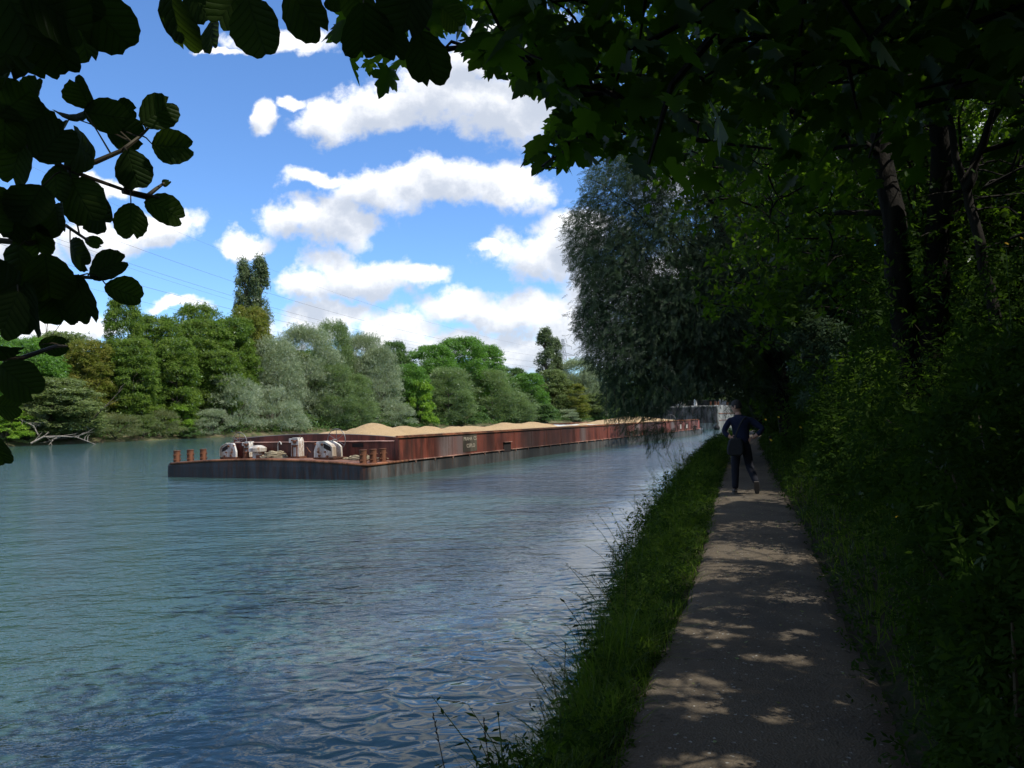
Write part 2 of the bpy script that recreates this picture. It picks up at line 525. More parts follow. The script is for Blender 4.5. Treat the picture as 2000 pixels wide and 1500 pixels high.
def np_mesh(name, V, Fs, mat, rnd=None, smooth=False, uv=None):
    """V (n,3); Fs (m,k) polygons of equal size"""
    me = bpy.data.meshes.new(name)
    V = np.asarray(V, np.float32)
    Fs = np.asarray(Fs, np.int32)
    n, (m, k) = len(V), Fs.shape
    me.vertices.add(n)
    me.vertices.foreach_set('co', V.ravel())
    me.loops.add(m * k)
    me.loops.foreach_set('vertex_index', Fs.ravel())
    me.polygons.add(m)
    me.polygons.foreach_set('loop_start', np.arange(0, m * k, k, dtype=np.int32))
    if smooth:
        me.polygons.foreach_set('use_smooth', np.ones(m, bool))
    if rnd is not None:
        a = me.attributes.new('rnd', 'FLOAT', 'POINT')
        a.data.foreach_set('value', np.asarray(rnd, np.float32))
    if uv is not None:
        l = me.uv_layers.new(name='UVMap')
        l.data.foreach_set('uv', np.asarray(uv, np.float32)[Fs.ravel()].ravel())
    me.update(calc_edges=True)
    me.materials.append(mat)
    return me


def frames(tip, nrm):
    """rotation matrices whose y axis is tip and whose z axis is close to nrm"""
    y = tip / np.maximum(np.linalg.norm(tip, axis=1, keepdims=True), 1e-9)
    x = np.cross(y, nrm)
    x /= np.maximum(np.linalg.norm(x, axis=1, keepdims=True), 1e-9)
    z = np.cross(x, y)
    return np.stack([x, y, z], axis=2)


def scatter(name, T, F, pos, Rm, sc, mat, r, smooth=False, uv=None, rv=None):
    T = np.asarray(T, float)
    F = np.asarray(F, int)
    n, tv = len(pos), len(T)
    if np.ndim(sc) == 1:
        sc = sc[:, None]
    V = np.einsum('nij,tj->nti', Rm, T) * np.asarray(sc)[:, :, None] + pos[:, None, :]
    Fs = F[None] + (np.arange(n) * tv)[:, None, None]
    rr = np.repeat(r.random(n) if rv is None else rv, tv)
    UV = None
    if uv is not None:
        UV = np.tile(np.asarray(uv, float), (n, 1))
    return np_mesh(name, V.reshape(-1, 3), Fs.reshape(-1, F.shape[1]), mat, rr, smooth, UV)


def link(name, me, parent=None, loc=None, rot=None):
    o = bpy.data.objects.new(name, me)
    COL.objects.link(o)
    if parent is not None:
        o.parent = parent
    if loc is not None:
        o.location = loc
    if rot is not None:
        o.rotation_euler = rot
    return o


def tag(o, label=None, cat=None, group=None, kind=None):
    if label:
        o['label'] = label
    if cat:
        o['category'] = cat
    if group:
        o['group'] = group
    if kind:
        o['kind'] = kind
    return o


def thing(name, label, cat, loc=(0, 0, 0), rotz=0, group=None):
    o = bpy.data.objects.new(name, None)
    o.empty_display_size = 0.2
    COL.objects.link(o)
    o.location = loc
    o.rotation_euler = (0, 0, rotz)
    return tag(o, label, cat, group)


class MB:
    """collects shapes into one mesh"""

    def __init__(s):
        s.v, s.f = [], []

    def add(s, vs, fs):
        b = len(s.v)
        s.v += [tuple(map(float, q)) for q in vs]
        s.f += [tuple(b + i for i in f) for f in fs]
        return s

    def box(s, x0, x1, y0, y1, z0, z1):
        vs = [(x, y, z) for z in (z0, z1) for (x, y) in ((x0, y0), (x1, y0), (x1, y1), (x0, y1))]
        return s.add(vs, [(3, 2, 1, 0), (4, 5, 6, 7), (0, 1, 5, 4), (1, 2, 6, 5), (2, 3, 7, 6), (3, 0, 4, 7)])

    def prism(s, poly, axis, a, b):
        """poly in the two other axes, extruded along axis from a to b"""
        n = len(poly)
        vs = []
        for c in (a, b):
            for (p, q) in poly:
                vs.append({'x': (c, p, q), 'y': (p, c, q), 'z': (p, q, c)}[axis])
        fs = [tuple(range(n))[::-1], tuple(range(n, 2 * n))] + [(i, (i + 1) % n, n + (i + 1) % n, n + i) for i in range(n)]
        return s.add(vs, fs)

    def tube(s, pts, rad, n=8, cap=True, closed=False):
        pts = [Vector(p) for p in pts]
        m = len(pts)
        if not hasattr(rad, '__len__'):
            rad = [rad] * m
        b = len(s.v)
        up = Vector((0, 0, 1))
        prev = None
        for i, p in enumerate(pts):
            if closed:
                d = pts[(i + 1) % m] - pts[i - 1]
            else:
                d = pts[min(i + 1, m - 1)] - pts[max(i - 1, 0)]
            if d.length < 1e-9:
                d = Vector((0, 0, 1))
            d.normalize()
            if prev is None:
                a = d.cross(up if abs(d.z) < .95 else Vector((1, 0, 0))).normalized()
            else:
                a = (prev - d * prev.dot(d))
                a = a.normalized() if a.length > 1e-6 else d.orthogonal().normalized()
            prev = a
            c = d.cross(a)
            for k in range(n):
                t = 2 * math.pi * k / n
                s.v.append(tuple(p + (a * math.cos(t) + c * math.sin(t)) * rad[i]))
        for i in range(m if closed else m - 1):
            j = (i + 1) % m
            for k in range(n):
                k2 = (k + 1) % n
                s.f.append((b + i * n + k, b + i * n + k2, b + j * n + k2, b + j * n + k))
        if cap and not closed:
            s.f.append(tuple(b + k for k in range(n))[::-1])
            s.f.append(tuple(b + (m - 1) * n + k for k in range(n)))
        return s

    def lathe(s, prof, n=20, c=(0, 0, 0)):
        """prof list of (r, z)"""
        b = len(s.v)
        for (r, z) in prof:
            for k in range(n):
                t = 2 * math.pi * k / n
                s.v.append((c[0] + r * math.cos(t), c[1] + r * math.sin(t), c[2] + z))
        for i in range(len(prof) - 1):
            for k in range(n):
                k2 = (k + 1) % n
                s.f.append((b + i * n + k, b + i * n + k2, b + (i + 1) * n + k2, b + (i + 1) * n + k))
        s.f.append(tuple(b + k for k in range(n))[::-1])
        s.f.append(tuple(b + (len(prof) - 1) * n + k for k in range(n)))
        return s

    def build(s, name, mat, parent=None, smooth=False, bevel=0, label=None, loc=None, rot=None, angle=40):
        me = bpy.data.meshes.new(name)
        me.from_pydata(s.v, [], s.f)
        me.update()
        me.materials.append(mat)
        if smooth:
            me.polygons.foreach_set('use_smooth', [True] * len(me.polygons))
            try:
                me.set_sharp_from_angle(angle=math.radians(angle))
            except Exception:
                pass
        o = link(name, me, parent, loc, rot)
        if bevel:
            bv = o.modifiers.new('bevel', 'BEVEL')
            bv.width = bevel
            bv.segments = 2
            bv.limit_method = 'ANGLE'
        if label:
            o['label'] = label
        return o


def copy_tree(o, parent=None):
    c = o.copy()
    COL.objects.link(c)
    c.parent = parent
    for ch in list(o.children):
        copy_tree(ch, c)
    return c


def vnoise(x, y, seed=0, scale=1.0):
    """smooth value noise, 0..1"""
    x = np.asarray(x, float) * scale
    y = np.asarray(y, float) * scale
    xi, yi = np.floor(x), np.floor(y)
    fx, fy = x - xi, y - yi
    fx, fy = fx * fx * (3 - 2 * fx), fy * fy * (3 - 2 * fy)

    def h(a, b):
        v = np.sin(a * 127.1 + b * 311.7 + seed * 74.7) * 43758.5453
        return v - np.floor(v)
    return (h(xi, yi) * (1 - fx) + h(xi + 1, yi) * fx) * (1 - fy) + (h(xi, yi + 1) * (1 - fx) + h(xi + 1, yi + 1) * fx) * fy


# ------------------------------------------------------------------ the lie of the land
XLY = [-60, -10, 3.5, 7.86, 14.93, 24, 36.6, 65, 110, 200, 600, 2500]
XLX = [-18, -3.9, 0.37, 1.78, 3.86, 6.6, 10.4, 20, 40, 82, 280, 1230]


def xl(y):
    return np.interp(y, XLY, XLX)


def bank_off(y):
    return np.interp(y, [0, 5, 7.5, 10, 20, 40, 100], [.52, .58, .82, 1.15, 1.5, 1.8, 2.6])


PATHW = 1.36


def near_z(x, y):
    s = x - xl(y)
    off = bank_off(y)
    t = (s + off)
    zz = np.where(s < -off, np.maximum(-1.2, t * 1.3), np.where(s < -0.12, .70 * np.clip(t / np.maximum(off - .12, .2), 0, 1) ** .6, .745))
    up = np.interp(s, [PATHW, PATHW + .25, 3.0, 4.5, 7, 12, 40], [.745, .86, 1.75, 2.35, 2.75, 3.1, 3.4])
    zz = np.where(s > PATHW, up, zz)
    b = (vnoise(x, y, 3, 1.3) - .5) * .16 + (vnoise(x, y, 5, 4.0) - .5) * .05
    return zz + b * np.where((s > PATHW + .1), 1.0, np.where(s < -.3, .5, 0.0))


def grid_mesh(name, XX, YY, ZZ, mat, smooth=True):
    r, c = XX.shape
    V = np.stack([XX.ravel(), YY.ravel(), ZZ.ravel()], 1)
    i = np.arange(r * c).reshape(r, c)
    F = np.stack([i[:-1, :-1].ravel(), i[:-1, 1:].ravel(), i[1:, 1:].ravel(), i[1:, :-1].ravel()], 1)
    return np_mesh(name, V, F, mat, None, smooth)


UD, VD = np.array([.4380, .8990]), np.array([-.899, .438])
B0 = np.array([-5.93, 30.86])
FB0 = np.array([-73.7, 110.5])       # a point on the far waterline; the far bank runs along UD


def build_land():
    ys = np.concatenate([np.arange(-60, -6, 3.0), np.arange(-6, 40, .25), np.arange(40, 120, 1.5), np.geomspace(120, 2400, 40)])
    ss = np.concatenate([[-3.2, -2.6, -2.1], np.arange(-1.8, 0, .1), [0, PATHW], np.arange(PATHW + .1, 6, .25), [6.5, 7, 8, 9, 10, 12, 15, 20, 30, 60, 150, 500, 2000]])
    SS, YY = np.meshgrid(ss, ys)
    XX = SS + xl(YY)
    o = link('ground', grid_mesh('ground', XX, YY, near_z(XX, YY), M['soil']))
    tag(o, kind='structure')
    # the path: a thin worn sheet
    ys = np.arange(-8, 90, .12)
    ts = np.linspace(0, 1, 15)
    TT, YY = np.meshgrid(ts, ys)
    jl = (vnoise(YY, 0 * YY, 11, .8) - .5) * .07 + (vnoise(YY, 0 * YY, 12, 6) - .5) * .04
    jr = (vnoise(YY, 0 * YY, 13, .7) - .5) * .12
    XX = xl(YY) + jl * (1 - TT) + (PATHW + jr) * TT
    ZZ = .775 + .018 * np.sin(np.pi * TT) + (vnoise(XX, YY, 7, 2.2) - .5) * .014
    ZZ[:, 0] -= .05
    ZZ[:, -1] -= .03
    tag(link('path', grid_mesh('path', XX, YY, ZZ, M['path'])), kind='structure')
    # the river: one flat sheet out to the horizon
    me = MB().add([(-3000, -2000, 0), (2600, -2000, 0), (2600, 4200, 0), (-3000, 4200, 0)], [(0, 1, 2, 3)])
    tag(me.build('river_water', M['water']), kind='structure')
    # far bank
    a = np.concatenate([np.geomspace(1, 900, 40)[::-1] * -1, np.arange(0, 420, 2.5), 420 + np.geomspace(2, 2500, 30)])
    d = np.array([-6, -2, 0, .8, 1.6, 2.6, 4, 6, 9, 14, 25, 60, 200, 700, 2500])
    AA, DD = np.meshgrid(a, d)
    wig = (vnoise(AA, 0 * AA, 21, .12) - .5) * 3.0 * np.clip(1 - DD / 50, 0, 1)
    XX = FB0[0] + UD[0] * AA + VD[0] * (DD + wig)
    YY = FB0[1] + UD[1] * AA + VD[1] * (DD + wig)
    ZZ = np.interp(DD, [-6, 0, 1.2, 4, 10, 30, 2500], [-1.5, -.05, .55, 1.2, 1.8, 2.2, 3]) + (vnoise(XX, YY, 22, .6) - .5) * .4 * (DD > 0)
    tag(link('far_bank', grid_mesh('far_bank', XX, YY, ZZ, M['far_soil'])), kind='structure')


build_land()


# ------------------------------------------------------------------ the loaded barge
def hull_outline(inset=0.0):
    i = inset
    pts = []
    for k in range(5):       # near right bow corner
        a = math.pi * (1.0 + .5 * k / 4)
        pts.append((.3 + i + .3 * math.cos(a), .3 + i + .3 * math.sin(a)))
    pts = pts[0:5]
    right = [(.3 + i - .3 * math.cos(math.pi / 2 * k / 4), .3 + i - .3 * math.sin(math.pi / 2 * k / 4)) for k in range(5)]
    far = [(60, i), (62.5, .12 + i), (65, .5 + i), (67.5, 1.3 + i), (69.6, 2.6 + i), (70.6 - i, 4.2)]
    n = 26
    right += [(.3 + (60 - .3) * k / n, i) for k in range(1, n)] + far
    left = [(u, 11.5 - v) for (u, v) in right[::-1]]
    out = right + left
    front = [(i, 11.5 - .3 - i - (10.9 - 2 * i) * k / 14) for k in range(1, 14)]
    return out + front


def deck_z(u, v):
    return .62 + .22 * (1 - ((v - 5.75) / 5.75) ** 2) * max(0, 1 - u / 9.0) ** 1.5


def bollard_parts(parent, name='bollard'):
    """a stout capped steel post with knobs"""
    b = MB().lathe([(.17, 0), (.17, .02), (.15, .03), (.15, .53), (.165, .535), (.165, .565), (.10, .57)], 18)
    for z in (.14, .36):
        for a in (math.pi, 3.6, math.pi / 2, -1.2):
            p = Vector((.15 * math.cos(a), .15 * math.sin(a), z))
            q = p * 1.0
            q.x, q.y = p.x * 1.33, p.y * 1.33
            b.tube([p * .96 + Vector((0, 0, z * .04)), q], [.032, .026], 7)
    return b.build(name, M['rust'], parent, smooth=True)


def winch(parent, u, v, m, z=.66, big=1.0):
    """open two-cheek hand winch; m=+1 the slope falls towards -v, m=-1 mirrored"""
    base = MB()
    base.box(0, .85, -.52, .52, .05, .11)
    for k in range(6):
        yy = -.50 + k * .19
        base.box(.01, .84, yy, yy + .04, -.02, .052)
    w = base.build('winch', M['rust'], parent, loc=(u, v, z))
    w.scale = (big, m * big, big)
    poly = [(.50, .112), (.50, .36), (.38, .70), (.33, .76), (.05, .78), (-.06, .76), (-.36, .62), (-.46, .52), (-.48, .16), (-.48, .112)]
    for uu in (0.02, .55):
        hb = MB().prism(poly, 'x', uu, uu + .10)
        if uu < .1:   # flange strip along the slope
            hb.prism([(-.06, .762), (-.36, .622), (-.46, .522), (-.48, .16), (-.51, .16), (-.49, .535), (-.38, .645), (-.07, .79)], 'x', uu - .06, uu + .20)
        hb.build('housing', M['white'], w, bevel=.008)
    op = MB().prism([(-.02, .66), (-.08, .67), (-.36, .54), (-.40, .36), (-.20, .42), (-.02, .50)], 'x', .008, .019)
    op.build('opening_shade', M['gap_shade'], w)  # dark plate paints the shade inside the cheek
    for (yy, zz, r) in ((.26, .34, .035), (-.10, .34, .035), (.20, .18, .04), (-.22, .16, .04), (.05, .64, .05), (.40, .66, .03)):
        MB().tube([(-.045, yy, zz), (.02, yy, zz)], r, 8).build('bolt', M['rust'], w)
    MB().tube([(.12, .02, .42), (.55, .02, .42)], .17, 16).tube([(.12, .02, .42), (.16, .02, .42)], .26, 16).tube([(.5, .02, .42), (.54, .02, .42)], .26, 16).build('drum', M['rust'], w, smooth=True)
    hw = MB()
    c = Vector((.80, -.05, .80))
    R_ = .46
    hw.tube([c + Vector((0, R_ * math.cos(a), R_ * math.sin(a))) for a in [2 * math.pi * k / 36 for k in range(36)]], .017, 6, closed=True)
    for k in range(6):
        a = 2 * math.pi * k / 6 + .5
        hw.tube([c, c + Vector((0, R_ * math.cos(a), R_ * math.sin(a)))], .012, 6)
    hw.tube([c + Vector((-.28, 0, 0)), c + Vector((.03, 0, 0))], .03, 8)
    hw.build('handwheel', M['steel'], w)
    return w


def pedestal(parent, u, v, h, wd, z=.70):
    b = MB().box(-.02, .46, -wd / 2 - .05, wd / 2 + .05, -.03, .05)
    p = b.build('pedestal', M['rust'], parent, loc=(u, v, z))
    MB().prism([(wd / 2, .05), (wd / 2 * .92, h * .8), (wd / 2 * .7, h * .97), (-wd / 2 * .7, h * .97), (-wd / 2 * .92, h * .8), (-wd / 2, .05)], 'x', 0, .36).build('housing', M['white'], p, bevel=.015)
    MB().box(.05, .42, wd / 2 - .06, wd / 2 + .16, h * .72, h * .93).build('cap', M['white'], p, bevel=.01)
    g = MB().tube([(-.07, 0, h * .77), (.01, 0, h * .77)], .075, 14).tube([(-.05, -.13, h * .83), (.01, -.13, h * .83)], .035, 10).tube([(-.05, .14, h * .84), (.01, .14, h * .84)], .035, 10)
    g.prism([(-wd * .38, h * .62), (wd * .38, h * .62), (wd * .3, h * .56), (0, h * .50), (-wd * .3, h * .56)], 'x', -.04, .002)
    for s in (-1, 1):
        g.box(-.035, .002, s * wd * .27 - .02, s * wd * .27 + .02, .06, h * .6)
    g.tube([(.1, -wd / 2, h * .93), (.1, -wd / 2 - .03, h * 1.0), (.1, -wd / 2 + .03, h * 1.06), (.1, -wd / 2 + .08, h * 1.0)], .015, 6)
    g.build('gear', M['rust'], p, bevel=.004)
    return p


def build_barge():
    rz = math.atan2(UD[1], UD[0])
    t = thing('cargo_barge', 'long rusty red push barge heaped with sand, floating in mid river', 'barge', (B0[0], B0[1], 0), rz)
    out = hull_outline(0)
    n = len(out)
    V, F = [], []
    rows = [(-.5, .0), (.50, .0), (.58, .02), (1.0, .06)]
    for zf, ins in rows:
        o = hull_outline(ins)
        for (u, v) in o:
            z = zf if zf < .55 else (deck_z(u, v) - (.02 if zf < .9 else 0.0) - (.05 if zf < .6 else 0))
            V.append((u, v, z))
    for r in range(3):
        for k in range(n):
            k2 = (k + 1) % n
            F.append((r * n + k2, r * n + k, (r + 1) * n + k, (r + 1) * n + k2))
    hull = MB().add(V, F).build('hull', M['hullgrey'], t)
    hull.data.materials.append(M['bowgrey'])
    for p in hull.data.polygons:
        if p.center.x < .2:
            p.material_index = 1
    # deck plating, cambered at the bow
    us = [0.06, .5, 1, 1.5, 2, 2.6, 3.4, 5, 7, 9, 30, 60]
    vs = np.linspace(.06, 11.44, 21)
    dv = [(u, v, deck_z(u, v) + .002) for u in us for v in vs]
    df = [(i * 21 + j, (i + 1) * 21 + j, (i + 1) * 21 + j + 1, i * 21 + j + 1) for i in range(len(us) - 1) for j in range(20)]
    d = MB().add(dv, df)
    end = [(60.0, .1), (62.5, .2), (65, .6), (67.5, 1.4), (69.5, 2.7), (70.5, 4.2)]
    end = end + [(u, 11.5 - v) for u, v in end[::-1]]
    d.add([(u, v, .622) for u, v in end], [tuple(range(len(end)))])
    d.build('deck', M['deck'], t)
    # rubbing bar round the bow
    rim = [(3.0, .01, .60)] + [(u, v, deck_z(u, v) - .03) for (u, v) in (hull_outline(0)[:5][::-1])]
    rim += [(0, v, deck_z(0, v) - .03) for v in np.linspace(.4, 11.1, 16)]
    MB().tube(rim, .055, 8).build('rubbing_bar', M['rust'], t, smooth=True)
    # side coamings
    for v0, v1 in ((.0, .26), (11.24, 11.5)):
        a0 = 2.36 if v0 < 1 else 4.2
        c = MB().box(a0, 60.5, v0 + .02, v1 - .02, .60, 1.60)
        vv = v0 if v0 < 1 else v1
        MB().box(a0 - .02, 60.5, v0 - .03, v1 + .06, 1.60, 1.63).box(a0 + .04, 60.5, v0 + .06, v1 - .05, 1.63, 1.70).build('coaming_rail', M['rust'], t, bevel=.006)
        led = MB()
        for a, b in ((3.0, 12.3), (13.2, 35.0), (35.9, 58.2), (59.1, 61)):
            led.box(a, b, vv - .06 if v0 < 1 else vv - .02, vv + .02 if v0 < 1 else vv + .06, .60, .635)
            k = a + .6
            while k < b:
                s = -1 if v0 < 1 else 1
                led.add([(k - .09, vv + s * .045, .60), (k + .09, vv + s * .045, .60), (k, vv + s * .02, .46), (k - .09, vv, .60), (k + .09, vv, .60), (k, vv, .46)],
                        [(0, 1, 2), (0, 2, 5, 3), (1, 4, 5, 2)])
                k += 1.62
        led.build('ledge', M['edge'], t)
        rb = c
        k = 4.6
        while k < 60:
            if not (7.5 < k < 9.5):
                rb.box(k, k + .035, v0 + .006 if v0 < 1 else v1 - .02, v0 + .02 if v0 < 1 else v1 - .006, .64, 1.59)
            k += 2.28
        c.build('coaming_wall', M['red'], t)
    # curved coaming at the far end
    c = MB()
    arc = [(60.5, .06), (62.5, .35), (64.3, .95), (65.8, 1.9), (66.8, 3.2)]
    arc = arc + [(u, 11.5 - v) for u, v in arc[::-1]]
    for k in range(len(arc) - 1):
        (a, b), (a2, b2) = arc[k], arc[k + 1]
        c.add([(a, b, .6), (a2, b2, .6), (a2, b2, 1.62), (a, b, 1.62), (a, b + .02, .6), (a2, b2 + .02, .6), (a2, b2 + .02, 1.62), (a, b + .02, 1.62)],
              [(0, 1, 2, 3), (7, 6, 5, 4), (3, 2, 6, 7)])
    c.build('end_coaming', M['red_bright'], t)
    # cambered end plate and low box in front of the hold
    top = [(.2 + k * (10.3 / 16), 1.56 + .25 * (1 - ((.2 + k * (10.3 / 16) - 5.6) / 5.4) ** 2)) for k in range(17)]
    MB().prism([(.26, .62)] + top + [(10.5, .62)], 'x', 3.25, 3.33).build('end_plate', M['red'], t)
    MB().tube([(3.29, v, z + .01) for v, z in top], .022, 6).build('end_rail', M['steel'], t)
    fb = MB().box(2.38, 3.245, .262, 9.7, .60, 1.46)
    fb.build('hold_front_box', M['red'], t)
    MB().box(2.30, 3.245, .262, 9.72, 1.46, 1.485).build('box_edge', M['edge'], t)
    MB().box(2.365, 2.378, 1.9, 2.5, 1.22, 1.40).build('vent_slot_shade', M['gap_shade'], t)  # plate painted dark as the shade within the slot
    # fairlead recesses in the side: flat boxes painted dark as their shade
    for k in (12.3, 35.0, 58.2):
        MB().box(k, k + .9, -.012, .018, .50, 1.02).build('recess_shade', M['gap_shade'], t)
        MB().box(k - .02, k + .95, -.09, .018, 1.02, 1.05).build('recess_lid', M['edge'], t)
    # name plate and lettering
    MB().box(7.88, 9.30, .008, .019, .72, 1.56).build('name_plate', M['plate'], t)
    for s, u, z, w in (('PRAHA  CS', 7.94, 1.28, 1.30), ('CSPLO', 8.23, .93, .84)):
        cu = bpy.data.curves.new('lettering', 'FONT')
        cu.body = s
        cu.size = .26
        cu.extrude = .002
        cu.space_character = 1.0
        tmp = link('lettering_curve', cu)
        bpy.context.view_layer.update()
        me = bpy.data.meshes.new_from_object(tmp.evaluated_get(bpy.context.evaluated_depsgraph_get()))
        dx = tmp.dimensions.x
        bpy.data.objects.remove(tmp)
        me.materials.clear()
        me.materials.append(M['letter'])
        o = link('lettering', me, t, (u, .004, z), (math.pi / 2, 0, 0))
        if dx > 0:
            o.scale = (w / dx, 1, 1)
    for k in (52.0, 54.6):
        MB().box(k, k + .55, .006, .018, .82, 1.28).build('number_plate', M['white'], t)
    # bollards
    for (u, v) in ((.30, .36), (.95, .34), (1.62, .34), (.30, 11.05), (.78, 10.72), (1.45, 10.62), (62.8, 1.0), (63.8, 1.5), (64.5, 9.9)):
        b = bollard_parts(t)
        b.location = (u, v, deck_z(u, v) - .005)
    # foredeck machinery
    winch(t, .95, 2.95, 1, z=.735, big=1.05)
    winch(t, 1.95, 9.55, -1, z=.70, big=1.0)
    pedestal(t, 1.55, 5.05, .92, .46, z=.81)
    pedestal(t, 2.05, 8.45, .80, .36, z=.76)
    winch(t, 62.6, 4.0, 1, z=.62, big=1.3)
    pedestal(t, 63.0, 6.0, 1.0, .5, z=.62)
    mv = MB().lathe([(.24, 0), (.24, .30), (.40, .31), (.41, .47), (.22, .58), (.03, .60)], 20).build('mushroom_vent', M['white'], t, smooth=True, angle=35, loc=(1.85, 7.55, .775))
    MB().box(-.30, -.05, -.46, -.18, 0, .15).build('hatch_foot', M['rust'], mv)
    MB().lathe([(.13, 0), (.13, .26), (.15, .27), (.15, .31), (.05, .32)], 14).build('small_bitt', M['rust'], t, smooth=True, loc=(1.6, 8.02, .77))
    MB().tube([(0, 0, 0), (0, 0, .62), (0, -.03, .69), (0, -.10, .73), (0, -.17, .69), (0, -.20, .60)], .022, 8).build('goose_neck_vent', M['white'], t, smooth=True, loc=(2.1, 6.55, .79))
    lv = MB().tube([(0, 0, 0), (0, -.12, .30), (0, -.02, .42)], .018, 6)
    lv.tube([(0, -.12, .30), (0, -.25, .18)], .02, 6).build('brake_lever', M['rust'], t, loc=(1.5, 4.35, .86))
    # loads
    def load(name, u0, u1, zf, mat, label, cat, seed):
        us = np.arange(u0, u1 + .01, .22)
        vs = np.arange(.30, 11.23, .22)
        VV, UU = np.meshgrid(vs, us)
        Z = zf(UU, VV) + (vnoise(UU, VV, seed, 1.1) - .5) * .12 + (vnoise(UU, VV, seed + 1, 3.3) - .5) * .05
        me = grid_mesh(name, UU, VV, Z, mat)
        return tag(link(name, me, None, (B0[0], B0[1], 0), (0, 0, rz)), label, cat)
    heaps = [(8.1, 5.7, 2.24, 1.75), (10.95, 5.6, 2.06, 1.6), (13.5, 5.8, 1.98, 1.6), (16.3, 5.6, 1.88, 1.7), (19.0, 5.7, 1.93, 1.7), (21.3, 5.4, 1.84, 1.5), (24.0, 5.7, 2.0, 1.8), (26.4, 5.5, 1.96, 1.6), (28.7, 5.8, 1.98, 1.6), (30.6, 5.5, 1.84, 1.2)]
    heaps += [(u + .8, 8.6, p - .36, r) for (u, v, p, r) in heaps] + [(u + 1.2, 2.8, 1.66, r) for (u, v, p, r) in heaps[:10]]

    def zf1(U_, V_):
        z = 1.34 + .08 * np.clip((U_ - 3.4) / 3, 0, 1) - np.clip((U_ - 31.2), 0, 3) * .1
        for (u, v, p, r) in heaps:
            q = np.sqrt(((U_ - u) / (r * 1.2)) ** 2 + ((V_ - v) / (r * 1.35)) ** 2)
            z = np.maximum(z, 1.38 + (p - 1.38) * (1 - q ** 1.55))
        return z
    load('sand_load', 3.4, 33.0, zf1, M['sand'], 'golden sand heaped in a row of mounds over the front half of the barge', 'sand', 31)
    load('gravel_load', 32.8, 46.0, lambda U_, V_: 1.52 + 0 * U_, M['gravelload'], 'flat pale grey gravel filling the middle of the barge', 'gravel', 41)

    def zf2(U_, V_):
        z = 1.46 + 0 * U_
        for (u, v, p, r) in ((48.5, 5.7, 1.9, 2.3), (52, 5.4, 2.1, 2.4), (55.2, 5.8, 2.2, 2.5), (58.2, 5.6, 1.95, 2.2)):
            q = np.sqrt(((U_ - u) / (r * 1.15)) ** 2 + ((V_ - v) / 4.9) ** 2)
            z = np.maximum(z, 1.42 + (p - 1.42) * (1 - q ** 1.7))
        return z
    load('sand_load', 45.8, 61.5, zf2, M['sand'], 'higher mounds of sand at the far end of the barge, behind hanging willow twigs', 'sand', 51)
    # ropes lying on the foredeck
    r = random.Random(5)

    def rope(u, v, ru, rv, loops, z, label, hgt):
        b = MB()
        for k in range(loops):
            f = 1 - k / loops * .55
            cx, cy = r.uniform(-.06, .06), r.uniform(-.08, .08)
            pts = []
            for j in range(26):
                a = 2 * math.pi * j / 26
                rr = f * (1 + .10 * math.sin(a * 3 + k * 1.7) + .06 * math.sin(a * 7 + k))
                pts.append((cx + ru * rr * math.cos(a), cy + rv * rr * math.sin(a), .03 + hgt * (k / loops) + .025 * math.sin(a * 4 + k * 2)))
            b.tube(pts, .028, 6, closed=True)
        b.tube([(ru * .9, rv * .5, .03), (ru * 1.5, rv * .2, .03), (ru * 1.6, -rv * .8, .03), (ru * .9, -rv * 1.5, .03)], .028, 6)
        p = np.array([B0[0] + UD[0] * u + VD[0] * v, B0[1] + UD[1] * u + VD[1] * v, z])
        o = b.build('mooring_rope', M['rope'], None, smooth=True, loc=p, rot=(0, 0, rz))
        tag(o, label, 'rope', 'ropes coiled on the foredeck')
    rope(1.75, 6.45, .42, .68, 12, .80, 'tall pile of hemp rope coiled beside the white mushroom vent', .26)
    rope(1.75, 1.55, .30, .80, 6, .72, 'low tangled heap of pale rope beside the near corner bollards', .14)


build_barge()


def build_old_barge():
    rz = math.atan2(UD[1], UD[0])
    o = B0 + UD * 87.0 + VD * 3.0
    t = thing('moored_barge', 'high empty grey barge moored beyond the sand barge by the bank', 'barge', (o[0], o[1], 0), rz)
    L_, W_, H_ = 62.0, 11.4, 3.45
    MB().box(0, L_, 0, W_, -.4, H_).build('hull', M['oldhull'], t, bevel=.15)
    MB().box(-.03, -.002, .2, W_ - .2, .9, H_ - .25).build('transom_shade', M['hull_shade'], t)  # dark sheet paints shade on the end turned from the sun
    s = MB().box(.5, L_, -.05, -.002, 2.15, 2.28).box(.5, L_, -.05, -.002, 1.2, 1.28)
    s.build('rubbing_strake', M['rust'], t)
    MB().box(2.2, L_ - 2, .7, W_ - .7, H_, H_ + .75).build('coaming', M['black'], t)
    MB().box(2.1, L_ - 2, .6, W_ - .6, H_ + .75, H_ + .82).build('coaming_rail', M['steel'], t)
    for (u, v) in ((.8, .5), (.8, 1.2), (2.0, .35), (9, .3), (.8, 10.6), (.8, 9.9)):
        b = bollard_parts(t)
        b.location = (u, v, H_)
    MB().box(.7, 1.6, 5.0, 6.3, H_, H_ + .9).build('deck_winch', M['white'], t, bevel=.05)
    MB().box(.7, 1.1, 3.2, 3.6, H_, H_ + 1.3).build('deck_post', M['white'], t, bevel=.05)
    f = G(1402, 838, .25)
    b = MB().lathe([(.02, -.42), (.25, -.36), (.40, -.15), (.42, .05), (.34, .28), (.15, .40), (.03, .43)], 16).tube([(0, 0, .4), (0, 0, .52)], .05, 8)
    q = P(1400, 833, 107.0)
    tag(b.build('fender_buoy', M['black'], None, smooth=True, loc=(q[0], q[1], .22)), 'dark round fender floating at the corner of the far grey barge', 'buoy')


build_old_barge()


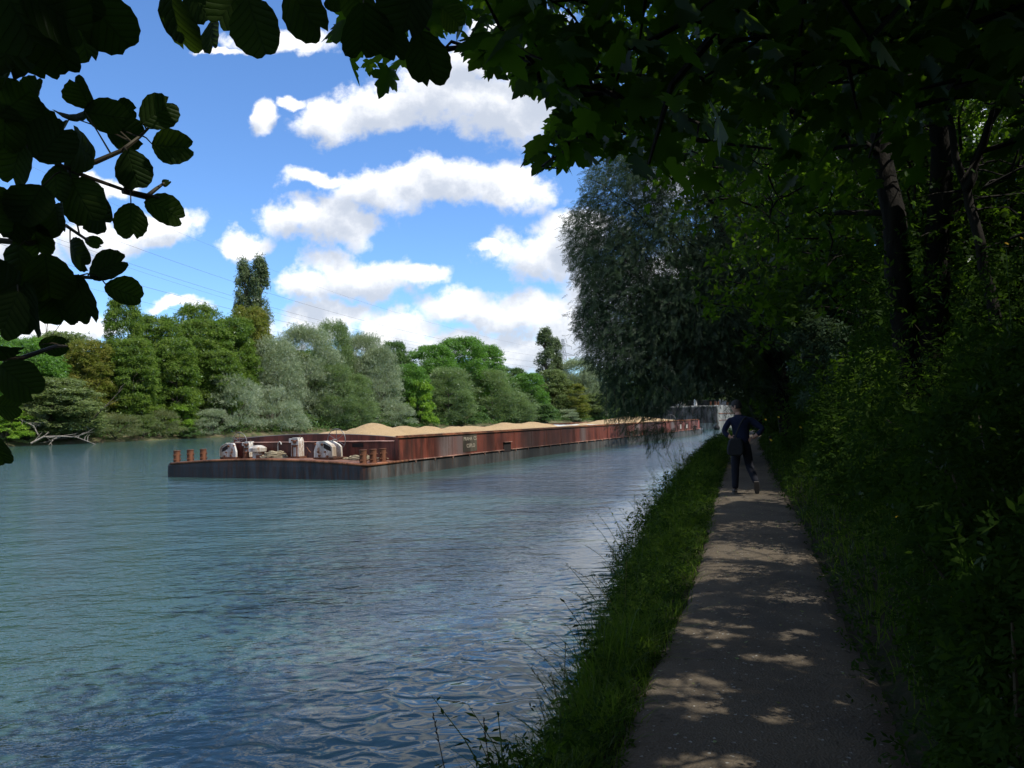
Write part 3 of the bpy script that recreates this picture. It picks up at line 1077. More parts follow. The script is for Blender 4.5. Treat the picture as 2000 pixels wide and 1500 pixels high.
# ------------------------------------------------------------------ pylon and wires
def build_pylon():
    p = P(1103, 800, 455.0)
    bx, by = p[0], p[1]
    Hh = 46.5
    t = thing('electricity_pylon', 'grey lattice electricity pylon with three cross arms behind the tall poplar', 'pylon', (bx, by, 2), .5)

    def half(z):
        return 4.2 * (1 - z / Hh) ** 1.15 + .55
    b = MB()
    zs = [0, 7, 13, 18.5, 23.5, 28, 32, 35.5, 38.5, 41.5, 44, Hh]
    for sx, sy in ((1, 1), (1, -1), (-1, -1), (-1, 1)):
        b.tube([(sx * half(z), sy * half(z), z) for z in zs], .13, 4)
    cs = [(1, 1), (1, -1), (-1, -1), (-1, 1)]
    for k in range(len(zs) - 1):
        z0, z1 = zs[k], zs[k + 1]
        for q in range(4):
            (a, c), (d, e) = cs[q], cs[(q + 1) % 4]
            b.tube([(a * half(z0), c * half(z0), z0), (d * half(z1), e * half(z1), z1)], .07, 4)
            b.tube([(d * half(z0), e * half(z0), z0), (a * half(z1), c * half(z1), z1)], .07, 4)
    b.build('lattice_tower', M['pylon'], t)
    for z, w in ((42.5, 6.0), (37.0, 8.5), (31.5, 6.5)):
        a = MB()
        for s in (-1, 1):
            for yy in (-.6, .6):
                a.tube([(0, yy, z), (s * w, 0, z - .4)], .10, 4)
                a.tube([(0, yy, z + 1.6), (s * w, 0, z - .4)], .08, 4)
            for f in (.3, .55, .8):
                a.tube([(s * w * f, -.6 * (1 - f), z - .4 * f), (s * w * f, .6 * (1 - f), z + 1.6 * (1 - f) - .2)], .05, 4)
            a.tube([(s * w, 0, z - .4), (s * w, 0, z - 2.2)], .12, 5)
        a.build('cross_arm', M['pylon'], t)


build_pylon()


def build_wires():
    lines = [
        ('highest thin line crossing the clouds', [(1103, 678), (965, 668), (869, 661), (700, 572), (480, 497), (343, 450), (100, 352), (-500, 60)], .030),
        ('second line passing the middle of the tall poplars', [(1103, 700), (860, 668), (700, 621), (525, 571), (466, 551), (168, 450), (-500, 190)], .05),
        ('third line just below it on the left', [(1103, 712), (780, 664), (700, 644), (532, 600), (462, 579), (245, 513), (-500, 250)], .05),
        ('faint fourth line close under the third', [(1103, 712), (700, 650), (530, 610), (455, 588), (252, 522), (-500, 262)], .035),
        ('darkest lower line meeting the poplar foot', [(1103, 726), (770, 672), (659, 650), (546, 628), (455, 606), (255, 551), (-500, 300)], .06),
        ('lowest faint line over the chestnut tops', [(1103, 740), (600, 660), (430, 625), (290, 592), (-500, 340)], .035)]
    for lab, pts, r in lines:
        pts = sorted(pts, key=lambda q: -q[0])
        X = [q[0] for q in pts]
        # smooth through the points
        xs = np.linspace(1103, -500, 40)
        co = np.polyfit(X, [q[1] for q in pts], 3)
        ys = np.polyval(co, xs)
        w = []
        for x, y in zip(xs, ys):
            f = (1103 - x) / 1603
            Y = 1.0 / ((1 - f) / 455 + f / 120)
            w.append(P(x, y, Y))
        o = MB().tube(w, r * .62, 4).build('power_line', M['steel'])
        tag(o, 'overhead cable, ' + lab, 'power line', 'overhead cables running to the pylon')


build_wires()


# ------------------------------------------------------------------ the walker
def skin_obj(name, pts, edges, mat, parent=None, levels=2, root=0, loc=None):
    """pts: list of (x,y,z,r) or (x,y,z,rx,ry)"""
    me = bpy.data.meshes.new(name)
    me.from_pydata([p[:3] for p in pts], edges, [])
    me.update()
    me.materials.append(mat)
    o = link(name, me, parent, loc)
    sk = o.modifiers.new('skin', 'SKIN')
    sk.use_smooth_shade = True
    sk.branch_smoothing = .4
    d = me.skin_vertices[0].data
    for i, p in enumerate(pts):
        d[i].radius = (p[3], p[4] if len(p) > 4 else p[3])
        d[i].use_root = (i == root)
    sb = o.modifiers.new('sub', 'SUBSURF')
    sb.levels = sb.render_levels = levels
    return o


def chain(n, start=0):
    return [(start + i, start + i + 1) for i in range(n - 1)]


def build_person():
    f = G(1452, 964, .79)
    t = thing('person', 'man in navy shirt walking away on the path, hands on hips, looking left', 'person', (f[0], f[1], .795), math.radians(-14))
    # continuous body under the clothes: pelvis, spine, neck, head, arms, legs
    P_ = [(0, 0, .97, .07, .06),                    # 0 pelvis
          (-.005, -.01, 1.12, .115, .09), (-.01, -.01, 1.27, .14, .10), (-.015, -.005, 1.39, .13, .085), (-.03, 0, 1.50, .055, .055), (-.055, .01, 1.58, .06, .07),   # 1-5
          (-.19, -.01, 1.41, .06), (-.31, -.06, 1.21, .045), (-.21, -.13, 1.08, .034), (-.15, -.14, 1.055, .03),    # 6-9 left arm
          (.17, -.01, 1.41, .06), (.385, -.08, 1.23, .045), (.26, -.10, 1.09, .034), (.20, -.10, 1.055, .03),      # 10-13 right arm
          (-.10, .0, .88, .06), (-.125, .03, .50, .045), (-.14, .0, .10, .03), (-.145, .12, .035, .035),   # 14-17 left leg
          (.10, .0, .88, .06), (.125, .10, .52, .045), (.235, -.20, .22, .03), (.235, -.19, .17, .028)]     # 18-21 right leg
    E_ = [(0, 1), (1, 2), (2, 3), (3, 4), (4, 5), (3, 6), (6, 7), (7, 8), (8, 9), (3, 10), (10, 11), (11, 12), (12, 13), (0, 14), (14, 15), (15, 16), (16, 17), (0, 18), (18, 19), (19, 20), (20, 21)]
    skin_obj('body', P_, E_, M['skin'], t)
    # shirt, a little wider than the body, ending at the hips
    S_ = [(0, 0, .90, .19, .15), (-.005, -.01, 1.10, .17, .12), (-.01, -.015, 1.26, .195, .135), (-.015, -.01, 1.38, .17, .11), (-.03, -.005, 1.50, .085, .08),
          (-.20, -.015, 1.40, .078), (-.27, -.04, 1.29, .068), (-.325, -.065, 1.195, .060), (-.27, -.10, 1.13, .052), (-.225, -.125, 1.09, .046),
          (.18, -.015, 1.40, .078), (.29, -.045, 1.31, .068), (.40, -.085, 1.225, .060), (.335, -.095, 1.16, .052), (.275, -.10, 1.10, .046)]
    skin_obj('shirt', S_, [(0, 1), (1, 2), (2, 3), (3, 4), (3, 5), (5, 6), (6, 7), (7, 8), (8, 9), (3, 10), (10, 11), (11, 12), (12, 13), (13, 14)], M['jacket'], t)
    MB().lathe([(.095, -.01), (.085, .02), (.068, .05), (.060, .055)], 16, (-.03, -.005, 1.455)).build('collar', M['jacket'], t, smooth=True)
    T_ = [(0, 0, 1.06, .15, .12), (0, -.005, .93, .17, .13), (-.10, -.005, .84, .105, .11), (-.12, .02, .66, .094), (-.13, .025, .50, .083), (-.14, .01, .28, .074), (-.148, -.01, .075, .066),
          (.10, .01, .84, .105, .11), (.115, .06, .67, .094), (.13, .095, .52, .084), (.185, -.06, .36, .072), (.237, -.20, .20, .062)]
    skin_obj('trousers', T_, [(0, 1), (1, 2), (2, 3), (3, 4), (4, 5), (5, 6), (1, 7), (7, 8), (8, 9), (9, 10), (10, 11)], M['trousers'], t)
    # shoes
    def shoe(loc, rot):
        o = skin_obj('shoe', [(0, -.06, .045, .042, .045), (0, .02, .045, .043, .045), (0, .10, .035, .045, .032), (0, .17, .028, .038, .024)], chain(4), M['shoe'], t)
        o.location, o.rotation_euler = loc, rot
        MB().prism([(-.045, -.10), (.045, -.10), (.05, .02), (.048, .10), (.040, .16), (.02, .19), (-.02, .19), (-.040, .16), (-.048, .10), (-.05, .02)], 'z', -.004, .016).build('sole', M['sole'], o, bevel=.004)
    shoe((-.148, .0, .0), (0, 0, .12))
    shoe((.236, -.20, .155), (math.radians(-58), 0, -.1))
    # head turned to the left, towards the river
    hd = bpy.data.objects.new('head', None)
    COL.objects.link(hd)
    V, F = [], []
    nz, nt = 18, 24
    for i in range(nz + 1):
        ph = math.pi * i / nz
        z = math.cos(ph) * .125
        rr = math.sin(ph) ** .8
        for k in range(nt):
            a = 2 * math.pi * k / nt
            x, y = rr * .076 * math.cos(a), rr * .096 * math.sin(a)
            jaw = max(0, -z / .125)
            x *= 1 - .35 * jaw
            y = y * (1 - .22 * jaw) + (.012 * jaw if y > 0 else .02 * jaw)
            # nose, brow, chin, mouth
            if y > 0:
                e = math.exp(-(x / .014) ** 2)
                y += e * .026 * math.exp(-((z + .012) / .022) ** 2) + e * .010 * math.exp(-((z + .09) / .02) ** 2)
                y += .006 * math.exp(-((z - .035) / .012) ** 2) + math.exp(-(x / .025) ** 2) * .006 * math.exp(-((z + .055) / .010) ** 2)
                y -= .010 * math.exp(-((abs(x) - .03) / .013) ** 2) * math.exp(-((z - .012) / .014) ** 2)
            V.append((x, y, z))
    for i in range(nz):
        for k in range(nt):
            F.append((i * nt + k, (i + 1) * nt + k, (i + 1) * nt + (k + 1) % nt, i * nt + (k + 1) % nt))
    bpy.data.objects.remove(hd)
    head = MB().add(V, F).build('face', M['skin'], t, smooth=True, angle=180, loc=(-.065, .015, 1.655), rot=(math.radians(-8), 0, math.radians(62)))
    for s in (-1, 1):
        MB().lathe([(.012, -.03), (.018, -.02), (.020, .01), (.014, .03)], 8, (s * .078, -.005, .0)).build('ear', M['skin'], head, smooth=True)
        MB().tube([(s * .03 - .022, .088, .015), (s * .03 - .012, .093, .027), (s * .03 + .012, .093, .027), (s * .03 + .022, .088, .015), (s * .03 + .012, .090, .002), (s * .03 - .012, .090, .002)], .004, 6, closed=True).tube([(s * .05, .085, .018), (s * .078, .03, .018), (s * .08, -.02, .01)], .003, 5).build('glasses', M['black'], head)
    # hair: a cap over the skull
    HV, HF = [], []
    for i in range(13):
        ph = math.pi * .62 * i / 12
        for k in range(nt):
            a = 2 * math.pi * k / nt
            front = max(0, math.sin(a))
            q = min(ph, math.pi * (.60 - .27 * front))
            j = 1 + .03 * math.sin(k * 5.1 + i * 2.3)
            HV.append((math.sin(q) ** .8 * .086 * math.cos(a) * j, math.sin(q) ** .8 * .106 * math.sin(a) * j - .004, math.cos(q) * .140 + .004))
    for i in range(12):
        for k in range(nt):
            HF.append((i * nt + k, (i + 1) * nt + k, (i + 1) * nt + (k + 1) % nt, i * nt + (k + 1) % nt))
    MB().add(HV, HF).build('hair', M['hair'], head, smooth=True, angle=180)
    # hands on the waist: palm and five curled fingers
    def hand(wrist, dirv, side):
        w = Vector(wrist)
        d = Vector(dirv).normalized()
        up = Vector((0, 0, 1))
        pts = [(*w, .028, .020), (*(w + d * .05), .040, .018), (*(w + d * .09), .040, .016)]
        ed = [(0, 1), (1, 2)]
        o = skin_obj('hand', pts, ed, M['skin'], t, levels=1)
        for k in range(4):
            b = w + d * .085 + up * (.027 - .018 * k)
            L_ = (.036, .041, .038, .029)[k]
            c1 = b + d * L_ + Vector((0, -.004, -.004))
            c2 = c1 + d * L_ * .5 + Vector((0, .022 * side, -.018))
            skin_obj('finger', [(*b, .009), (*c1, .0085), (*c2, .007)], chain(3), M['skin'], o, levels=1)
        b = w + d * .035 + up * .025
        skin_obj('thumb', [(*b, .011), (*(b + up * .03 + d * .02), .010), (*(b + up * .045 + d * .045), .008)], chain(3), M['skin'], o, levels=1)
    hand((-.205, -.135, 1.075), (1, -.12, -.35), 1)
    hand((.255, -.105, 1.085), (-1, -.15, -.45), 1)
    # bag hanging at the left hip on a strap across the back
    b = MB()
    prof = [(-.15, .0), (-.155, .10), (-.13, .24), (-.09, .30), (.09, .31), (.13, .25), (.15, .12), (.145, .02), (.10, -.03), (-.10, -.035)]
    b.prism([(x, z) for x, z in prof], 'y', -.055, .055)
    bag = b.build('shoulder_bag', M['bag'], None, bevel=.03, smooth=True, angle=60)
    Mx = Matrix.Translation((f[0], f[1], .795)) @ Matrix.Rotation(math.radians(-14), 4, 'Z')
    bag.matrix_world = Mx @ Matrix.Translation((-.13, -.19, .76)) @ Matrix.Rotation(.06, 4, 'Y')
    tag(bag, 'dark grey shoulder bag hanging at the walker\'s left hip', 'bag')
    st = MB()
    loop = [(-.02, -.10, .30), (.03, -.06, .45), (.08, -.03, .58), (.14, .0, .68), (.19, .10, .70), (.23, .19, .67)]
    for k in range(len(loop) - 1):
        a_, c_ = Vector(loop[k]), Vector(loop[k + 1])
        st.tube([a_, c_], .016, 6)
    st.build('strap', M['bag'], bag)


build_person()


# ------------------------------------------------------------------ leaf templates
def mirror_outline(right):
    left = [(-x, y) for x, y in right[::-1] if abs(x) > 1e-6]
    return right + left


def fan(outline, center, zf):
    V = [(center[0], center[1], zf(*center))] + [(x, y, zf(x, y)) for x, y in outline]
    n = len(outline)
    F = [(0, i + 1, (i + 1) % n + 1) for i in range(n)]
    return np.array(V), np.array(F)


MAPLE_R = [(0, .02), (.10, -.06), (.22, -.07), (.40, .02), (.36, .10), (.27, .17), (.40, .22), (.47, .33), (.58, .47), (.44, .46), (.38, .52), (.22, .47),
           (.27, .60), (.28, .70), (.18, .74), (.13, .88), (0, 1.06)]
MAPLE_T, MAPLE_F = fan(mirror_outline(MAPLE_R), (0, .34), lambda x, y: -.28 * abs(x) - .10 * y * y)
MAPLE_S, MAPLE_SF = fan(mirror_outline([(0, 0), (.38, .0), (.24, .18), (.54, .44), (.2, .46), (.2, .72), (0, 1.05)]), (0, .34), lambda x, y: -.28 * abs(x) - .10 * y * y)


def alder_outline(seed=0):
    r = random.Random(seed)
    pts = []
    n = 34
    ww, dn, dx = r.uniform(.40, .54), r.uniform(.06, .20), r.uniform(-.08, .1)
    bx, bw = r.choice([-1, 1]) * r.uniform(.2, .5), r.uniform(.0, .10)
    for k in range(n):
        a = -math.pi / 2 + math.pi * 2 * k / n + .0001
        x = ww * math.cos(a)
        y = .52 + .50 * math.sin(a)
        x *= 1 - .22 * max(0, -math.sin(a)) + .05 * max(0, math.sin(a))
        if y > .85:
            y -= dn * math.exp(-((x - dx) / .06) ** 2)
        y -= bw * math.exp(-((x - bx) / .07) ** 2) * (y > .5)
        s = 1 + (.024 if k % 2 else -.014) + r.uniform(-.012, .012)
        pts.append((x * s, .5 + (y - .5) * s))
    return pts


def alder_template(seed):
    o = alder_outline(seed)
    r = random.Random(seed + 50)
    cup, bend = r.uniform(-.2, .8), r.uniform(.05, .7)

    def zf(x, y):
        return cup * x * x * 1.5 - bend * y * y * .6 - .06 * abs(x) + .012 * math.sin(y * 22 - abs(x) * 16)
    c = (0, .45)
    rings = [.0, .35, .7, 1.0]
    V, F = [(c[0], c[1], zf(*c))], []
    n = len(o)
    for q in rings[1:]:
        for x, y in o:
            X, Yv = c[0] + (x - c[0]) * q, c[1] + (y - c[1]) * q
            V.append((X, Yv, zf(X, Yv)))
    for i in range(n):
        F.append((0, 1 + i, 1 + (i + 1) % n))
    for q in range(2):
        for i in range(n):
            a, b = 1 + q * n + i, 1 + q * n + (i + 1) % n
            F += [(a, a + n, b + n), (a, b + n, b)]
    return np.array(V), np.array(F)


def diamond(w, l, fold=.15, base=(0, 0, 0), ang=0.0, tilt=0.0):
    ca, sa = math.cos(ang), math.sin(ang)
    pts = [(0, 0, 0), (w / 2, l * .45, -fold * w), (0, l, -tilt * l), (-w / 2, l * .45, -fold * w)]
    return [(base[0] + x * ca + y * sa, base[1] - x * sa + y * ca, base[2] + z) for x, y, z in pts]


def multi(items):
    V, F = [], []
    for it in items:
        b = len(V)
        V += it
        F.append((b, b + 1, b + 2, b + 3))
    return np.array(V), np.array(F)


# clusters of three leaves for trees far away, a willow shoot, and an oval leaf
CL3_T, CL3_F = multi([diamond(.42, .8, .2, (0, 0, 0), 0, .1), diamond(.40, .75, .2, (0, .0, .05), 2.0, .25), diamond(.40, .7, .2, (0, 0, -.05), -2.1, -.2)])
SHOOT_T, SHOOT_F = multi([diamond(.075, .42, .1, (0, .12 * k, 0), (-1) ** k * (.75 - .06 * k), .15 * (-1) ** (k // 2)) for k in range(7)] + [diamond(.07, .40, .1, (0, .84, 0), 0, .05)])
WSH_T, WSH_F = multi([diamond(.15, .55, .1, (0, .18 * k, 0), (-1) ** k * .9, .15) for k in range(4)])
OVAL_T, OVAL_F = multi([diamond(.5, 1.0, .25)])
PAIR_T, PAIR_F = multi([diamond(.30, .75, .2, (0, 0, 0), .9, .2), diamond(.30, .75, .2, (0, 0, 0), -.9, .2), diamond(.28, .7, .2, (0, .3, 0), .2, .1)])


def unit(r, n):
    v = r.normal(size=(n, 3))
    return v / np.linalg.norm(v, axis=1, keepdims=True)


# ------------------------------------------------------------------ far trees
KINDS = {
    #           H0   W0(half) clumps cards  size mat     template
    'chestnut': (20., 6.0, 300, 24000, .44, 'chestnut', 'cl'),
    'brown_chestnut': (20., 6.0, 280, 22000, .44, 'chestnut_brown', 'cl'),
    'locust': (20., 8.0, 330, 26000, .46, 'locust', 'cl'),
    'willow': (14., 7.0, 230, 24000, .50, 'willow_far', 'sh'),
    'green_willow': (14., 6.0, 210, 21000, .50, 'willow_green', 'sh'),
    'poplar': (30., 3.4, 120, 12500, .50, 'poplar', 'cl'),
    'olive': (16., 6.0, 210, 18000, .45, 'olive', 'cl'),
    'dark': (18., 6.5, 240, 20000, .50, 'darkgreen', 'cl'),
    'bright_shrub': (6., 3.5, 46, 5200, .36, 'bright', 'cl'),
    'shrub': (6., 4.0, 50, 6500, .34, 'olive', 'sh'),
    'dark_shrub': (6., 4.0, 46, 6000, .34, 'darkgreen', 'cl'),
    'dry_shrub': (5., 4.0, 46, 6000, .32, 'drybrush', 'sh'),
    'silver_shrub': (6., 4.5, 60, 7500, .36, 'willow_far', 'sh'),
}


def far_crown(kind, seed):
    H, W, nc, n, size, mat, tm = KINDS[kind]
    r = rng(seed)
    base = kind.split('_')[-1]
    h = r.random(nc)
    az = r.random(nc) * 2 * np.pi
    if base in ('chestnut', 'dark'):
        h = .02 + .96 * h
        prof = np.interp(h, [0, .1, .35, .7, .9, 1.0], [.75, .9, 1.0, .92, .72, .35])
        rad, hz = np.sqrt(r.random(nc)) * .42 + .50, None
        cr = W * r.uniform(.14, .30, nc)
        fl = .80
    elif base == 'locust':
        h = .03 + .95 * h
        prof = np.interp(h, [0, .2, .45, .7, .88, 1.0], [.7, .85, 1.0, .95, .72, .3])
        rad = np.sqrt(r.random(nc)) * .45 + .45
        cr = W * r.uniform(.12, .26, nc)
        fl = .78
    elif base == 'willow':
        h = .03 + .94 * h
        prof = np.interp(h, [0, .1, .4, .7, .9, 1.0], [.75, .88, 1.0, .82, .55, .2])
        rad = np.sqrt(r.random(nc)) * .40 + .52
        cr = W * r.uniform(.16, .30, nc)
        fl = .9
    elif base == 'poplar':
        h = .05 + .93 * h
        prof = np.interp(h, [0, .08, .3, .6, .85, 1.0], [.35, .8, 1.0, .92, .70, .22])
        rad = np.sqrt(r.random(nc)) * .5 + .32
        cr = W * r.uniform(.24, .40, nc)
        fl = 1.9
    elif base == 'olive':
        h = .08 + .90 * h
        prof = np.interp(h, [0, .1, .4, .7, .9, 1.0], [.6, .8, 1.0, .85, .55, .2])
        rad = np.sqrt(r.random(nc)) * .45 + .48
        cr = W * r.uniform(.16, .30, nc)
        fl = .8
    else:
        h = .05 + .88 * h
        prof = np.interp(h, [0, .2, .5, .8, 1.0], [.9, 1.0, .92, .65, .25])
        rad = np.sqrt(r.random(nc)) * .5 + .42
        cr = W * r.uniform(.16, .30, nc)
        fl = .75
    lob = 1 + .16 * np.sin(az * 2 + seed) + .10 * np.sin(az * 5 + h * 9)
    C = np.stack([np.cos(az) * rad * prof * W * lob, np.sin(az) * rad * prof * W * lob, h * H], 1)
    # pull clumps in so the outline stays near W, H
    C[:, :2] *= np.maximum(0, 1 - cr[:, None] * .35 / W)
    C[:, 2] = np.minimum(C[:, 2], H - cr * fl * .8)
    w = cr ** 2
    idx = r.choice(nc, n, p=w / w.sum())
    d = unit(r, n)
    d[:, 2] = np.where(d[:, 2] < -.35, -d[:, 2] * .5, d[:, 2])
    q = r.random(n) ** .35 * (1 + .25 * (r.random(n) < .12))
    off = d * (cr[idx] * q)[:, None]
    off[:, 2] *= fl
    pos = C[idx] + off
    pos[:, 2] = np.maximum(pos[:, 2], .25)
    out = pos.copy()
    out[:, 2] = 0
    out /= np.maximum(np.linalg.norm(out, axis=1, keepdims=True), .01)
    if tm == 'sh':
        tip = out * .5 + d * .6 + r.normal(size=(n, 3)) * .45 + np.array([0, 0, .35])
        T, F = WSH_T, WSH_F
    else:
        tip = out * .6 + d * .3 + r.normal(size=(n, 3)) * .5 + np.array([0, 0, -.35])
        T, F = CL3_T, CL3_F
    nrm = d * .7 + np.array([0, 0, .5]) + r.normal(size=(n, 3)) * .6
    sc = size * r.uniform(.55, 1.15, n)
    return scatter(kind + '_crown', T, F, pos, frames(tip, nrm), sc, M[mat], r, rv=np.clip(.65 * r.random(nc)[idx] + .45 * r.random(n) - .05, 0, 1))


def far_trunk(kind, seed):
    H, W = KINDS[kind][:2]
    r = random.Random(seed)
    b = MB()
    base = kind.split('_')[-1]
    if base == 'shrub':
        for k in range(9):
            a = r.uniform(0, 6.28)
            e = Vector((math.cos(a) * W * .6, math.sin(a) * W * .6, H * r.uniform(.4, .8)))
            b.tube([(0, 0, 0), e * .4 + Vector((0, 0, H * .1)), e], [.10, .06, .02], 5)
        return b
    r0 = .022 * H
    top = H * (.92 if base == 'poplar' else .6)
    pts = [Vector((r.uniform(-.3, .3) * k / 6, r.uniform(-.3, .3) * k / 6, top * k / 6)) for k in range(7)]
    b.tube(pts, [r0 * (1.25 if k == 0 else 1 - .13 * k) for k in range(7)], 8)
    for k in range(14):
        j = r.randint(1, 6)
        a = r.uniform(0, 6.28)
        l = W * r.uniform(.5, .85) * (.5 if base == 'poplar' else 1)
        s = pts[j]
        e = s + Vector((math.cos(a) * l, math.sin(a) * l, l * r.uniform(.2, .9) * (3 if base == 'poplar' else 1)))
        e.z = min(e.z, H * .93)
        b.tube([s, s.lerp(e, .5) + Vector((0, 0, .2)), e], [r0 * .38, r0 * .25, r0 * .08], 5)
    return b


FAR_MESH = {}


def far_tree(px, top, hw, D, kind, label, cat='tree', group=None, rot=None, variants=2, zbase=None):
    H0, W0 = KINDS[kind][:2]
    q = rng(int(px * 7 + top + D * 13))
    v = int(q.integers(variants))
    key = (kind, v)
    if key not in FAR_MESH:
        FAR_MESH[key] = (far_crown(kind, 100 + v * 17 + len(kind) * 3), far_trunk(kind, 7 + v).build('trunk', M['bark_far'], smooth=True).data)
        bpy.data.objects.remove([o for o in bpy.data.objects if o.data == FAR_MESH[key][1]][0])
    # where the sight line of this bearing crosses the line D metres behind the far waterline
    d = ray(px, 800)
    k = d[0] / d[1]
    bx, by = FB0 + VD * D
    s = (bx - k * by) / (k * UD[1] - UD[0])
    Y = by + UD[1] * s
    X = bx + UD[0] * s
    z0 = zbase if zbase is not None else float(np.interp(D, [0, 1.2, 4, 10, 30], [0, .5, 1.1, 1.7, 2.1]))
    tz = P(px, top, Y)[2]
    Hh = tz - z0
    W = hw / FPX * Y
    name = {'chestnut': 'chestnut_tree', 'brown_chestnut': 'chestnut_tree', 'locust': 'locust_tree', 'willow': 'willow_tree', 'green_willow': 'willow_tree',
            'poplar': 'poplar_tree', 'olive': 'broadleaf_tree', 'dark': 'broadleaf_tree'}.get(kind, 'shrub')
    t = thing(name, label, 'tree' if name != 'shrub' else 'shrub', (X, Y, z0), rot if rot is not None else float(q.random() * 6.28), group)
    W *= 1.28 if kind == 'poplar' else 1.22
    t.scale = (W / W0, W / W0, Hh / H0 * (1.0 if kind == 'poplar' else 1.03))
    link('trunk', FAR_MESH[key][1], t)
    link('crown', FAR_MESH[key][0], t)
    return t


